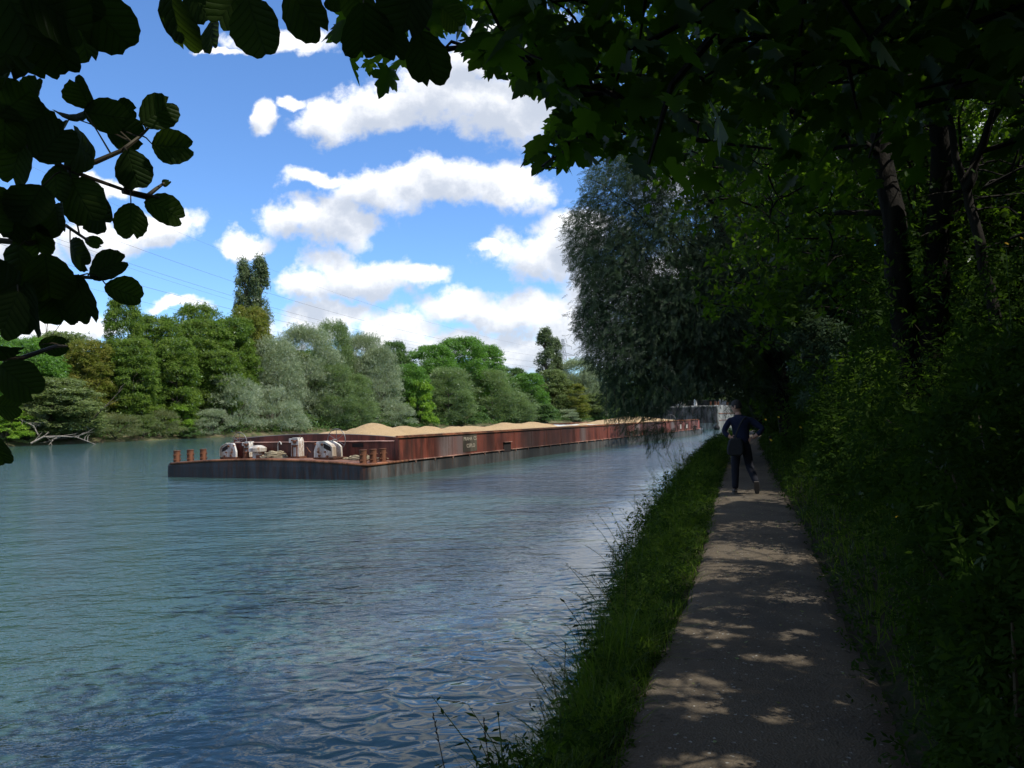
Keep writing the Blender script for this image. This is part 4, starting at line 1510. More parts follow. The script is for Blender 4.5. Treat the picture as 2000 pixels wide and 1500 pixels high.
def build_far_trees():
    T_ = [
        # left end
        (-60, 640, 90, 8, 'locust', 'green tree at the left edge of the photo, behind the alder leaves'),
        (45, 665, 75, 9, 'locust', 'light green tree on the far bank, leftmost behind the dark leaves'),
        (118, 655, 62, 14, 'olive', 'olive tree with bare twigs standing behind the first far shrubs'),
        (172, 668, 42, 8, 'brown_chestnut', 'narrow brownish green tree left of the gap showing sky'),
        (100, 742, 80, 3, 'olive', 'dull green rounded tree at the left end of the far bank'),
        # chestnuts
        (243, 588, 38, 12, 'chestnut', 'tallest chestnut, standing just right of the sky gap'),
        (305, 622, 48, 14, 'chestnut', 'broad green chestnut second from the sky gap'),
        (262, 668, 45, 6, 'chestnut', 'chestnut whose low branches hang to the shrubs'),
        (345, 665, 42, 6, 'chestnut', 'chestnut with dark hollows in front of the others'),
        (388, 600, 42, 26, 'chestnut', 'chestnut with a domed top rising above its row'),
        (400, 632, 55, 12, 'chestnut', 'wide olive topped chestnut left of the poplars'),
        (455, 625, 45, 12, 'chestnut', 'chestnut directly left of the poplar feet'),
        (488, 606, 45, 16, 'brown_chestnut', 'browning chestnut at the foot of the twin poplars'),
        (430, 690, 40, 6, 'chestnut', 'lower chestnut behind the low silver willow'),
        # poplars
        (480, 506, 20, 34, 'poplar', 'tall left poplar of the close pair rising over the chestnuts'),
        (511, 500, 21, 30, 'poplar', 'tall right poplar of the close pair rising over the chestnuts'),
        # willows
        (535, 668, 55, 9, 'willow', 'silvery willow nearest the chestnuts, leaning left'),
        (598, 645, 62, 10, 'willow', 'large round silver willow behind the barge bow'),
        (652, 634, 42, 15, 'green_willow', 'taller grey green willow behind the large silver one'),
        (650, 715, 45, 5, 'green_willow', 'drooping willow with a dark hollow beneath it'),
        (712, 658, 45, 12, 'willow', 'pale upright willow left of the dark green gap'),
        (742, 682, 42, 7, 'willow', 'grey willow whose crown slopes right to bright leaves'),
        (692, 735, 40, 3, 'green_willow', 'low grey green willow above the first sand mound'),
        (772, 672, 30, 22, 'dark', 'dark green tree peeping out behind the pale willows'),
        (800, 715, 38, 8, 'locust', 'bright green tree beside the pale willow'),
        (822, 745, 26, 3, 'bright_shrub', 'yellow green shrub under the bright tree'),
        # locusts
        (845, 678, 46, 14, 'locust', 'left one of the big green locust trees'),
        (900, 664, 56, 18, 'locust', 'middle and highest of the big green locust trees'),
        (950, 680, 46, 18, 'locust', 'right one of the big green locust trees'),
        (1005, 722, 22, 20, 'dark', 'small dark tree filling the dip right of the locusts'),
        (875, 722, 46, 5, 'green_willow', 'mid green willow with a pointed top in front of the locusts'),
        (962, 726, 44, 6, 'green_willow', 'grey green willow right of the pointed one'),
        (1030, 732, 36, 8, 'locust', 'light green tree in the low part left of the far poplar'),
        (1005, 768, 36, 3, 'green_willow', 'low willow over the last sand mounds'),
        (1068, 640, 20, 22, 'poplar', 'single tall poplar near the pylon'),
        (1090, 660, 13, 20, 'poplar', 'shorter poplar tucked against the right of the single one'),
        (1078, 725, 34, 9, 'olive', 'yellowish green tree at the foot of the far poplar'),
        (1130, 705, 44, 12, 'willow', 'pale far willow right of the pylon'),
        (1110, 752, 34, 4, 'brown_chestnut', 'brownish low tree at the waterline below the far poplar'),
        (1165, 722, 40, 8, 'green_willow', 'hazy willow beside the hanging near willow crown'),
        (1160, 770, 30, 3, 'olive', 'low olive tree farthest along the visible bank'),
        (1225, 735, 45, 10, 'locust', 'distant green tree seen through the near willow'),
        (1285, 745, 45, 12, 'olive', 'distant olive tree seen through the near willow twigs'),
        (1340, 752, 45, 14, 'locust', 'distant light tree above the grey moored barge'),
        (1400, 752, 45, 14, 'olive', 'distant tree above the walker\'s head, left of it'),
        # waterline shrubs
        (10, 800, 42, 1.5, 'bright_shrub', 'leafy green shrub at the far left waterline'),
        (55, 790, 36, 2.5, 'silver_shrub', 'greyish shrub above the fallen branches'),
        (52, 838, 26, .8, 'shrub', 'small pale bush over the fallen branches'),
        (118, 800, 40, 2, 'dark_shrub', 'dark shrub behind the bleached fallen branch'),
        (168, 792, 42, 2, 'shrub', 'grey green feathery shrub behind the slanting dead trunk'),
        (225, 808, 44, 1.5, 'dry_shrub', 'dry brownish shrub at the waterline under the chestnuts'),
        (280, 812, 34, 1.5, 'shrub', 'feathery green shrub under the tallest chestnut'),
        (318, 800, 32, 2.0, 'dry_shrub', 'straw tinted shrub beside a leafy green one'),
        (352, 790, 26, 3, 'bright_shrub', 'bright green young tree between dry shrub and silver willow'),
        (372, 835, 18, .8, 'dark_shrub', 'small dark bush touching the water left of the silver willow'),
        (455, 738, 52, 2.5, 'silver_shrub', 'large low silver willow bush left of the bow'),
        (530, 758, 46, 2, 'silver_shrub', 'low silver willow bush directly above the bow winches'),
        (415, 800, 34, 1.0, 'silver_shrub', 'smallest silver willow bush, lowest on the water'),
        (568, 795, 32, 1.5, 'silver_shrub', 'silver bush at the edge of the dark hollow'),
        (775, 790, 36, 2, 'silver_shrub', 'pale shrub behind the second sand mound'),
        (905, 775, 40, 2, 'dark_shrub', 'dark green bush behind the middle sand mounds'),
        (1050, 785, 36, 2, 'dark_shrub', 'dark bush over the last golden mounds'),
        (1105, 800, 26, 1.5, 'silver_shrub', 'grey bush beyond the flat gravel load'),
    ]
    for px, top, hw, D, kind, lab in T_:
        far_tree(px, top, hw, D, kind, lab)
    # the second row of the wood behind, closing the gaps
    spots = [(-20, 690), (60, 700), (150, 705), (235, 690), (320, 680), (420, 680), (560, 690), (625, 690), (690, 700), (750, 705), (860, 715), (930, 715), (1000, 745), (1045, 750), (1120, 745), (1180, 752), (1240, 765), (1310, 770), (1380, 772), (1450, 775)]
    for i, (px, top) in enumerate(spots):
        far_tree(px, top, 75, 34 + 5 * (i % 3), 'dark' if i % 2 else 'olive', 'tree of the dim second row filling the gaps behind the front trees', group='trees of the dim second row behind the far bank')


def build_dead_wood():
    """bare bleached limbs on the far bank"""
    def branch(name, label, a, pts, rad, seed, cat, mat='deadwood'):
        r = random.Random(seed)
        b = MB()
        W = [P(*q) for q in pts]
        b.tube(W, [rad * (1 - .75 * k / (len(W) - 1)) for k in range(len(W))], 6)
        for k in range(1, len(W)):
            for j in range(3):
                s = Vector(W[k - 1]).lerp(Vector(W[k]), r.random())
                d = (Vector(W[k]) - Vector(W[k - 1])).normalized()
                e = s + d * r.uniform(.6, 2) + Vector((r.uniform(-1, 1), r.uniform(-1, 1), r.uniform(-.4, 1.4)))
                b.tube([s, s.lerp(e, .5) + Vector((r.uniform(-.2, .2), 0, r.uniform(-.2, .2))), e], [rad * .35, rad * .25, rad * .1], 5)
        o = b.build(name, M[mat], smooth=True)
        tag(o, label, cat)
    branch('fallen_branch', 'bleached fallen branch lying low over the water with forked tips', 0, [(60, 866, 112), (85, 853, 113), (120, 852, 114), (150, 854, 114), (187, 868, 113.5)], .16, 3, 'dead branch')
    branch('fallen_branch', 'bleached forked branch dipping into the water left of the long one', 0, [(120, 852, 116), (105, 858, 115.5), (95, 869, 114)], .12, 4, 'dead branch')
    branch('dead_tree', 'slanting dead trunk rising right out of the waterline shrubs', 0, [(70, 862, 118), (130, 855, 119), (165, 835, 120), (195, 805, 121), (240, 758, 122)], .20, 5, 'dead tree', 'bark_far')
    branch('dead_tree', 'bare grey stems sticking up left of the sky gap', 0, [(92, 700, 133), (90, 660, 133), (93, 625, 133)], .14, 8, 'dead tree')
    branch('dead_tree', 'bare pale stems leaning right beside the straight ones', 0, [(96, 680, 131), (105, 650, 131), (125, 625, 131)], .12, 9, 'dead tree')
    branch('dead_tree', 'short bare snag leaning left of the other bare stems', 0, [(80, 690, 128), (72, 672, 128), (66, 658, 128)], .12, 10, 'dead tree')
    branch('dead_branch', 'grey bare limb over the far left shrubs', 0, [(10, 808, 113), (45, 822, 113), (66, 832, 113), (74, 850, 113)], .12, 11, 'dead branch')


# ------------------------------------------------------------------ near trees
# the part of the view that the near crowns leave open (river and sky)
OPEN = [(-900, -60), (300, -60), (640, -40), (652, 60), (642, 110), (640, 158), (668, 150), (700, 160), (735, 172), (775, 165), (790, 130), (880, 95), (915, 110), (925, 132),
        (975, 152), (1010, 175), (1045, 190), (1085, 190), (1080, 225), (1060, 255), (1024, 290), (1022, 318), (1040, 338), (1075, 325), (1110, 338), (1150, 310), (1190, 318),
        (1205, 290), (1245, 330), (1262, 400), (1255, 470), (1300, 520), (1330, 590), (1400, 640), (1440, 700), (1460, 790), (1500, 860), (1480, 965), (1330, 1120), (1190, 1560), (-900, 1600)]
OPEN2 = [(1876, 195), (1900, 180), (1925, 205), (1960, 225), (1975, 255), (1950, 290), (1905, 300), (1882, 285)]
HOLES = []
for (px_, py_, r_) in [(1465, 972, .42), (1420, 975, .34), (1510, 974, .34), (1300, 1338, .16), (1350, 1350, .12), (1265, 1335, .10), (1530, 1292, .12), (1510, 1245, .10), (1545, 1170, .10), (1480, 1165, .08),
                       (1450, 1225, .09), (1400, 1190, .09), (1420, 1245, .10), (1600, 1200, .08), (1375, 1215, .09), (1340, 1230, .10), (1530, 1408, .09), (1380, 1385, .12), (1420, 1350, .07), (1600, 1115, .07),
                       (1440, 1130, .08), (1500, 1110, .07), (1390, 1120, .08), (1370, 1160, .09), (1440, 1480, .10), (1350, 1500, .10), (1560, 1235, .08), (1475, 1290, .07)]:
    hr_ = random.Random(int(px_ * 3 + py_))
    g_ = G(px_, py_, .78)
    for _ in range(4):
        HOLES.append((g_ + np.array([hr_.uniform(-1, 1) * r_ * 1.1, hr_.uniform(-1, 1) * r_ * .7, 0]), r_ * hr_.uniform(.35, .75)))
dr_ = random.Random(99)
for _ in range(75):          # scattered small gaps in the canopy over the path and verge
    y_ = 3.2 + 7.5 * dr_.random() ** 1.2
    g_ = np.array([float(np.interp(y_, [3.5, 7.86, 14.93], [0.37, 1.78, 3.86])) + 1.36 * dr_.random() ** 1.3 - .1 * dr_.random(), y_, .78])
    HOLES.append((g_, dr_.choice([.022, .03, .04, .055])))
# a few slots that let the sun reach leaves at the right and the weeds on the bank
for (q_, r_) in [(P(1955, 420, 7.5), .55), (P(1900, 470, 8.5), .45), (P(1960, 250, 6.5), .4), (P(1700, 700, 14.0), .8), (P(1330, 1010, 12.0), .5), (P(1370, 950, 13), .4), (P(1850, 760, 6), .25)]:
    HOLES.append((q_, r_))
for (q_, r_) in [(P(1950, 400, 12.5), 1.2), (P(1900, 520, 12.5), 1.1), (P(1990, 560, 11.5), .9), (P(1925, 520, 8.9), 1.0), (P(1965, 420, 9.2), .9), (P(1600, 640, 15), .7), (P(1990, 250, 7.5), .6)] + [(P(885, 38, 1.5), .07), (P(308, 225, 1.25), .08), (P(240, 570, 1.22), .05), (P(412, 62, 1.25), .05), (P(150, 430, 1.15), .04), (P(1395, 965, 13.5), .3), (P(1375, 1010, 12), .25), (P(1330, 1150, 7.4), .14), (P(1290, 1230, 6.2), .12), (P(1230, 1300, 5.2), .10), (P(1250, 1180, 7.0), .14), (P(1345, 1060, 10), .2), (P(1180, 1430, 4.0), .08)]:
    HOLES.append((q_, r_))
SD = np.array(SUNDIR)
TRUNKS = [([(1705, 260), (1762, 260), (1772, 420), (1790, 560), (1815, 700), (1832, 800), (1765, 800), (1738, 600), (1722, 420)], 10.4, .88),
          ([(1808, 240), (1862, 240), (1862, 450), (1868, 600), (1860, 780), (1790, 740), (1800, 500)], 10.1, .88),
          ([(1835, 480), (1880, 370), (1848, 200), (1872, 200), (1893, 340), (1925, 240), (1955, 235), (1905, 390), (1860, 480)], 8.7, .9),
          ([(1880, 380), (1905, 380), (1945, 540), (1965, 640), (1925, 640), (1895, 470)], 8.5, .85),
          ([(1862, 330), (2010, 330), (2010, 640), (1880, 640)], 8.6, .82),
          ([(1488, 680), (1545, 680), (1550, 850), (1485, 850)], 23.5, .85)]


def keep_mask(pos, poly=None, holes=True, mind=1.9):
    px, py, dep = project(pos)
    k = np.ones(len(pos), bool)
    vis = dep > 0.2
    k &= ~(vis & inside(px, py, OPEN if poly is None else poly))
    k &= ~(vis & (dep < 16) & inside(px, py, OPEN2))
    k &= np.linalg.norm(pos - CC, axis=1) > mind
    hsh = np.modf(np.abs(np.sin(pos[:, 0] * 91.7 + pos[:, 1] * 47.3 + pos[:, 2] * 23.1)) * 4375.5)[0]
    for poly_, dm, fr in TRUNKS:
        k &= ~(vis & (dep < dm) & (hsh < fr) & inside(px, py, poly_))
    if holes:
        for g, r in HOLES:
            v = pos - g
            t = v @ SD
            dist = np.linalg.norm(v - t[:, None] * SD, axis=1)
            k &= ~((dist < r) & (t > .25))
    return k


def trunk_limbs(mb, base, tops, r0, seed, wob=.12):
    """tapered stems from base through each list of points"""
    r = random.Random(seed)
    for pts, ra, rb in tops:
        n = len(pts)
        P2, R2 = [], []
        for i in range(n - 1):
            a, b = Vector(pts[i]), Vector(pts[i + 1])
            m = max(2, int((b - a).length / .5))
            for k in range(m):
                f = k / m
                P2.append(a.lerp(b, f) + Vector((r.uniform(-1, 1), r.uniform(-1, 1), 0)) * wob * .25)
        P2.append(Vector(pts[-1]))
        N_ = len(P2)
        R2 = [ra + (rb - ra) * (k / (N_ - 1)) for k in range(N_)]
        mb.tube(P2, R2, 10)


def maple(label, base, stems, crowns, seed, ncl=420, per=9, size=.15, detail=True, mat='maple', name='maple_tree', group=None, poly=None, mind=1.9, branches=True):
    """stems: list of (points, r0, r1); crowns: list of (centre, radii)"""
    r = rng(seed)
    rr = random.Random(seed)
    t = thing(name, label, 'tree', base, 0, group)
    b0 = np.array(base)
    tb = MB()
    trunk_limbs(tb, base, [([np.array(p) - b0 for p in pts], ra, rb) for pts, ra, rb in stems], 0, seed)
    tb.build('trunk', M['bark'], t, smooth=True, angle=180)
    C = []
    for c, rad in crowns:
        vol = rad[0] * rad[1] * rad[2]
        n = int(ncl * vol / sum(q[1][0] * q[1][1] * q[1][2] for q in crowns)) + (26 if vol < .5 else 0)
        d = unit(r, n) * (r.random(n) ** (1 / 2.2))[:, None]
        C.append(np.array(c) + d * np.array(rad))
    C = np.concatenate(C)
    # layered sprays: quantise heights a little and thin by noise
    C[:, 2] += (vnoise(C[:, 0], C[:, 1], seed, .8) - .5) * .8
    C = C[keep_mask(C, poly, holes=False, mind=mind)]
    n = len(C) * per
    idx = np.repeat(np.arange(len(C)), per)
    off = r.normal(size=(n, 3)) * np.array([.30, .30, .11])
    pos = C[idx] + off
    # keep the sky polygon clean by the middle of each leaf, not only by its stalk
    az = np.arctan2(off[:, 1], off[:, 0]) + r.normal(size=n) * .6
    tip = np.stack([np.cos(az), np.sin(az), -r.uniform(.15, 1.5, n)], 1)
    tip /= np.linalg.norm(tip, axis=1, keepdims=True)
    nrm = np.array([0, 0, 1.0]) + r.normal(size=(n, 3)) * .55
    sc = size * r.uniform(.6, 1.15, n)
    k = keep_mask(pos + tip * (sc * .6)[:, None], poly, mind=mind) & keep_mask(pos, poly, mind=mind)
    k &= pos[:, 2] > near_z(pos[:, 0], pos[:, 1]) + .4
    pos, tip, nrm, sc, off, idx = pos[k], tip[k], nrm[k], sc[k], off[k], idx[k]
    if detail == 'both':
        _, _, dep = project(pos)
        near = (dep > 0) & (dep < 9)
    T, F = (MAPLE_T, MAPLE_F) if detail else (MAPLE_S, MAPLE_SF)
    if detail == 'card':
        T, F = CL3_T, CL3_F
    me = scatter('crown', T, F, pos, frames(tip, nrm), sc, M[mat], r)
    o = link('crown', me, t)
    o.location = -b0
    if branches:
        bb = MB()
        nodes = []
        for pts, ra, rb in stems:
            for i in range(len(pts) - 1):
                for f in (0, .33, .66):
                    nodes.append(np.array(pts[i]) * (1 - f) + np.array(pts[i + 1]) * f)
            nodes.append(np.array(pts[-1]))
        nodes = np.array([q for q in nodes if q[2] > base[2] + 2.0] or nodes[-1:])
        order = np.argsort(np.linalg.norm(C[:, None] - nodes[None], axis=2).min(1))
        net = list(nodes)
        for ci in order:
            c = C[ci]
            A = np.array(net)
            dd = np.linalg.norm(A - c, axis=1) + .35 * np.maximum(0, A[:, 2] - c[2])
            a = A[dd.argmin()]
            L_ = np.linalg.norm(c - a)
            if L_ < .05:
                continue
            m = (a + c) / 2 + np.array([rr.uniform(-.1, .1), rr.uniform(-.1, .1), .08 * L_])
            k3 = keep_mask(np.array([m]), poly, holes=False, mind=1.5)
            if not k3[0]:
                continue
            w = .010 + .012 * min(L_, 2.5)
            bb.tube([a - b0, m - b0, c - b0], [w, w * .7, w * .35], 4, cap=False)
            net += [m, c]
        bb.build('branch', M['bark'], t, smooth=True)
    return t


def build_near_trees():
    # the pair of stems on the slope at the right, and their neighbour
    g = P(1790, 790, 10.5)
    gz = float(near_z(g[0], g[1]))
    b = (g[0], g[1], gz - .1)

    def Q(px, py, Y):
        return tuple(P(px, py, Y))
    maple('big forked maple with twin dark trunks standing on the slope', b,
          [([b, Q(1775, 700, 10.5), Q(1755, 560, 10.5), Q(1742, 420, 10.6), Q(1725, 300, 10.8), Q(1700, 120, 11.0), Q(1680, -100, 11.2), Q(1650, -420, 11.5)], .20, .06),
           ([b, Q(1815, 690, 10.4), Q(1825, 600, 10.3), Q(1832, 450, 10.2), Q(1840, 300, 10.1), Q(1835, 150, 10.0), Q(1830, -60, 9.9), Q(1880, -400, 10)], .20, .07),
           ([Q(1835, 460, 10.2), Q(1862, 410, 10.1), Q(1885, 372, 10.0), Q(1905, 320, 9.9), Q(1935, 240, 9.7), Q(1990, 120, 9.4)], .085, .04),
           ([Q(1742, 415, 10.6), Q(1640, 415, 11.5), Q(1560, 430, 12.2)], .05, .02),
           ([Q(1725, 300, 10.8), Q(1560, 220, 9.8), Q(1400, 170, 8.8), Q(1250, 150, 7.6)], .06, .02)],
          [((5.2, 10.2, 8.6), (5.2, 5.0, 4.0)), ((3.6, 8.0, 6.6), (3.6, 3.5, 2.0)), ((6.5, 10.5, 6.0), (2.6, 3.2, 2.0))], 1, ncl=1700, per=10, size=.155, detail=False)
    g2 = P(1945, 700, 8.6)
    b2 = (g2[0], g2[1], float(near_z(g2[0], g2[1])) - .1)
    maple('slender crooked maple forking at the right, before the patch of sky', b2,
          [([b2, Q(1942, 620, 8.7), Q(1920, 520, 8.8), Q(1903, 430, 8.8), Q(1885, 372, 8.9), Q(1868, 310, 8.9), Q(1850, 200, 9.0), Q(1850, 40, 9)], .075, .03),
           ([Q(1887, 375, 8.9), Q(1905, 325, 8.8), Q(1930, 240, 8.6), Q(1960, 130, 8.3)], .045, .02)],
          [((6.6, 8.6, 5.6), (2.4, 2.4, 1.8))], 2, ncl=330, per=9, size=.14, detail=False)
    # the tree over the camera, whose low leaves cross the top of the view
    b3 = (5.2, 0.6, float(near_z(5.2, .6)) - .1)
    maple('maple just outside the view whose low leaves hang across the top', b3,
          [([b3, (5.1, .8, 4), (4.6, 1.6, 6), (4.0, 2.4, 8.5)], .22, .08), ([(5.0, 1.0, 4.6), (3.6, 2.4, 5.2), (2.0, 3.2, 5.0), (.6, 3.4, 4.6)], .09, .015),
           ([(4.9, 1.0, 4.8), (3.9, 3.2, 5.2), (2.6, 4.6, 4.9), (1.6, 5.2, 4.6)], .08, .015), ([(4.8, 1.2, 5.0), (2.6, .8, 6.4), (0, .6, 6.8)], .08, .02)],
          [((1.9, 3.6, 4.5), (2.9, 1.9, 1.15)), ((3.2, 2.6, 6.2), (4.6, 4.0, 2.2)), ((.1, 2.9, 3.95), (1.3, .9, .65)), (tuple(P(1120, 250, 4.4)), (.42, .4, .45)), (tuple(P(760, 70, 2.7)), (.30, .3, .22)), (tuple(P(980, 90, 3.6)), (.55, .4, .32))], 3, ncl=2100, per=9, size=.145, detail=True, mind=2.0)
    bz_ = (-.4, -3.6, .7)  # unseen tree, added to block sky light from behind and left
    maple('unseen maple added behind the camera to hold back sky light over the water', bz_, [([bz_, (-.6, -3.4, 4), (-1.2, -2.8, 8)], .2, .08)],
          [((-1.0, -2.6, 6.6), (4.6, 4.0, 2.6))], 44, ncl=900, per=9, size=.24, detail='card', mat='maple_far', branches=False)
    b4 = (3.6, -4.6, float(near_z(3.6, -4.6)) - .1)  # unseen tree, added to cast shade on the path
    maple('broad unseen maple added behind the camera to shade the path', b4, [([b4, (3.5, -4.2, 5), (2.8, -3.4, 9)], .25, .08)],
          [((2.2, -2.6, 7.2), (5.8, 5.0, 3.0))], 4, ncl=800, per=8, size=.24, detail='card', mat='maple_far')
    for i, (x, y, cz, rad, n, sz, lab) in enumerate([
            (9.5, 4.0, 7.5, (4.2, 4.6, 5.0), 900, .26, 'maple on the top of the slope outside the view at the right'),
            (11.0, 11.5, 8.0, (4.4, 4.6, 5.6), 1000, .26, 'tall maple behind the forked one on top of the slope'),
            (8.6, 15.8, 7.6, (4.2, 4.0, 5.2), 1100, .24, 'dense maple beyond the twin trunks above the grass slope'),
            (12.5, 20.5, 8.5, (4.8, 4.6, 6.6), 1100, .28, 'dark maple farther along on top of the slope'),
            (10.2, 30.0, 8.0, (4.2, 5.2, 6.4), 1000, .30, 'dark leafy tree behind the willow trunk'),
            (17.5, 31.0, 9.0, (5.5, 5.5, 7.5), 900, .34, 'large dark tree at the back of the slope'),
            (15.0, 42.0, 8.5, (4.5, 6.0, 7.2), 900, .34, 'shaded tree overhanging the far end of the path'),
            (23.0, 55.0, 9.0, (5.5, 7.0, 7.5), 800, .42, 'shaded tree beside the far grey barge'),
            (33.0, 74.0, 10.0, (6.5, 9.0, 9.0), 800, .5, 'distant shaded tree beyond the path bend'),
            (16.0, 8.0, 8.5, (5.0, 5.5, 6.5), 700, .36, 'maple at the back of the slope outside the view'),
            (27.0, 36.0, 9.5, (7.0, 8.0, 8.0), 700, .5, 'broad tree far back on the slope'),
            (9.0, -4.0, 8.0, (5.5, 5.0, 5.0), 700, .30, 'unseen maple added for shade behind the camera on top of the slope')]):  # this last tree is unseen and added for shade
        gz = float(near_z(x, y))
        maple(lab, (x, y, gz - .1), [([(x, y, gz - .1), (x + .2, y, cz - 2), (x - .1, y + .2, cz + rad[2] * .5)], .24, .07), ([(x + .2, y, cz - 2), (x - 1.6, y - .6, cz)], .10, .03)],
              [((x, y, cz), rad), ((x - 1.0, y, cz - rad[2] * .55), (rad[0] * .9, rad[1] * .9, rad[2] * .4))], 20 + i, ncl=n, per=10, size=sz, detail='card', mat='maple_far',
              name='maple_tree', branches=(i in (2, 4)))


WILLOW_OPEN = [(-500, -500), (1205, -500), (1205, 285), (1178, 300), (1150, 330), (1138, 380), (1105, 430), (1100, 480), (1112, 520), (1138, 560), (1128, 600), (1120, 640), (1140, 665), (1142, 700),
               (1170, 730), (1180, 790), (1192, 825), (1215, 832), (1232, 852), (1262, 850), (1268, 882), (1300, 880), (1310, 850), (1335, 830), (1362, 835), (1380, 850), (1395, 812), (1425, 800), (1470, 960), (1500, 1600), (-500, 1600)]
WILLOW_GAP = [(1225, 812), (1290, 806), (1330, 775), (1420, 768), (1425, 835), (1385, 850), (1330, 835), (1225, 834), (1185, 826)]


def build_willow():
    r = rng(77)
    bx, by = 8.9, 24.5
    bz = float(near_z(bx, by))
    t = thing('willow_tree', 'big grey leaved willow leaning over the river with hanging twigs', 'tree', (bx, by, bz - .1))
    b0 = np.array([bx, by, bz - .1])
    mb = MB()
    st = [([(bx, by, bz - .1), (8.6, 24.5, 3.5), (7.9, 24.6, 5.5), (7.0, 24.8, 8.0), (6.3, 25, 11)], .36, .10),
          ([(8.5, 24.5, 3.8), (7.0, 24.2, 5.2), (5.0, 24.4, 6.2), (3.2, 24.8, 6.5)], .20, .05), ([(7.9, 24.6, 5.5), (6.4, 25.4, 7.4), (4.6, 26, 9.0)], .15, .04),
          ([(8.4, 24.5, 4.2), (9.6, 25.5, 7), (10, 26, 10)], .16, .05)]
    trunk_limbs(mb, b0, [([np.array(p) - b0 for p in pts], a, b) for pts, a, b in st], 0, 5)
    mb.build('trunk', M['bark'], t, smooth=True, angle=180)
    crowns = [((6.6, 25, 8.6), (4.6, 4.6, 4.8)), ((4.6, 24.6, 6.2), (3.4, 3.6, 3.6)), ((4.0, 24.8, 3.9), (2.6, 2.6, 2.3)), ((7.2, 25.0, 4.6), (3.2, 3.0, 2.4)), ((3.6, 25, 9.0), (2.1, 2.6, 2.4)), ((8.5, 25, 11.5), (3.5, 4, 2.6)), ((4.3, 23.3, 2.9), (2.5, 2.6, 1.3)), ((3.3, 24, 4.6), (2.0, 2.6, 2.0))]
    C, CR = [], []
    for c, rad in crowns:
        n = int(11 * rad[0] * rad[1] * rad[2] ** .9)
        d = unit(r, n) * (.55 + .45 * r.random(n))[:, None]
        C.append(np.array(c) + d * np.array(rad))
    C = np.concatenate(C)
    C = C[keep_mask(C, WILLOW_OPEN, holes=False)]
    C = C[(vnoise(C[:, 0] + C[:, 1] * .5, C[:, 2], 71, .9) > .15) | (C[:, 2] > 11)]
    per = 40
    n = len(C) * per
    idx = np.repeat(np.arange(len(C)), per)
    off = r.normal(size=(n, 3)) * np.array([.33, .33, .36])
    pos = C[idx] + off
    out = pos - np.array([6.5, 25, 7])
    out[:, 2] = 0
    out /= np.maximum(np.linalg.norm(out, axis=1, keepdims=True), .01)
    hang = np.interp(pos[:, 2], [1, 5, 9, 13], [1.3, .9, .5, .1])
    tip = out * .6 + r.normal(size=(n, 3)) * .5
    tip[:, 2] -= hang
    nrm = r.normal(size=(n, 3)) * .7 + np.array([0, 0, .5])
    sc = .24 * r.uniform(.6, 1.15, n)
    # hanging twigs at the bottom edge
    hp, ht, hs = [], [], []
    rr = random.Random(8)
    strands = [(1205, 790, 846), (1222, 800, 858), (1238, 800, 862), (1258, 800, 872), (1270, 800, 884), (1283, 800, 888), (1292, 800, 878), (1305, 790, 856), (1340, 790, 838), (1352, 790, 842), (1375, 780, 846), (1388, 780, 850), (1326, 780, 838), (1396, 790, 838), (1190, 780, 838), (1300, 860, 892), (1268, 860, 893)]
    tw = MB()
    for (px, y0, y1) in strands:
        Y = rr.uniform(21, 24)
        a, b = P(px - 6, y0 - 30, Y), P(px + rr.uniform(-6, 8), y1, Y)
        m = int(np.linalg.norm(b - a) / .045)
        for k in range(m):
            q = a + (b - a) * k / m + np.array([rr.uniform(-.05, .05), rr.uniform(-.1, .1), 0])
            hp.append(q)
            ht.append((rr.uniform(-.7, .7), rr.uniform(-.7, .7), -1))
            hs.append(.17 * rr.uniform(.6, 1.1))
        tw.tube([a - b0, b - b0], [.006, .003], 4)
    jit = r.normal(size=n)[:, None] * np.array([.30, 0, .18]) * (r.random(n) < .4)[:, None]
    k = keep_mask(pos + jit, WILLOW_OPEN, holes=True)
    px, py, dep = project(pos)
    k &= ~(inside(px, py, WILLOW_GAP) & (r.random(n) < .86))
    k &= pos[:, 2] > .7
    pos, tip, nrm, sc = pos[k], tip[k], nrm[k], sc[k]
    pos = np.concatenate([pos, hp])
    tip = np.concatenate([tip, ht])
    sc = np.concatenate([sc, hs])
    nrm = np.concatenate([nrm, r.normal(size=(len(hp), 3))])
    o = link('crown', scatter('crown', SHOOT_T, SHOOT_F, pos, frames(tip, nrm), sc, M['willow'], r), t)
    o.location = -b0
    # branches: every third clump joined towards the limbs
    nodes = [np.array(p) * (1 - f) + np.array(q) * f for pts, a, b in st for p, q in zip(pts[:-1], pts[1:]) for f in (0, .5)]
    nodes = [q for q in nodes if q[2] > 3.5]
    net = list(nodes)
    for ci in np.argsort(np.linalg.norm(C[:, None] - np.array(nodes)[None], axis=2).min(1))[::2]:
        c = C[ci]
        A = np.array(net)
        a = A[np.linalg.norm(A - c, axis=1).argmin()]
        L_ = np.linalg.norm(c - a)
        m = (a + c) / 2 + np.array([0, 0, .1 * L_])
        w = .008 + .012 * min(L_, 2)
        tw.tube([a - b0, m - b0, c - b0], [w, w * .7, w * .3], 4, cap=False)
        net += [m, c]
    tw.build('branch', M['bark'], t)


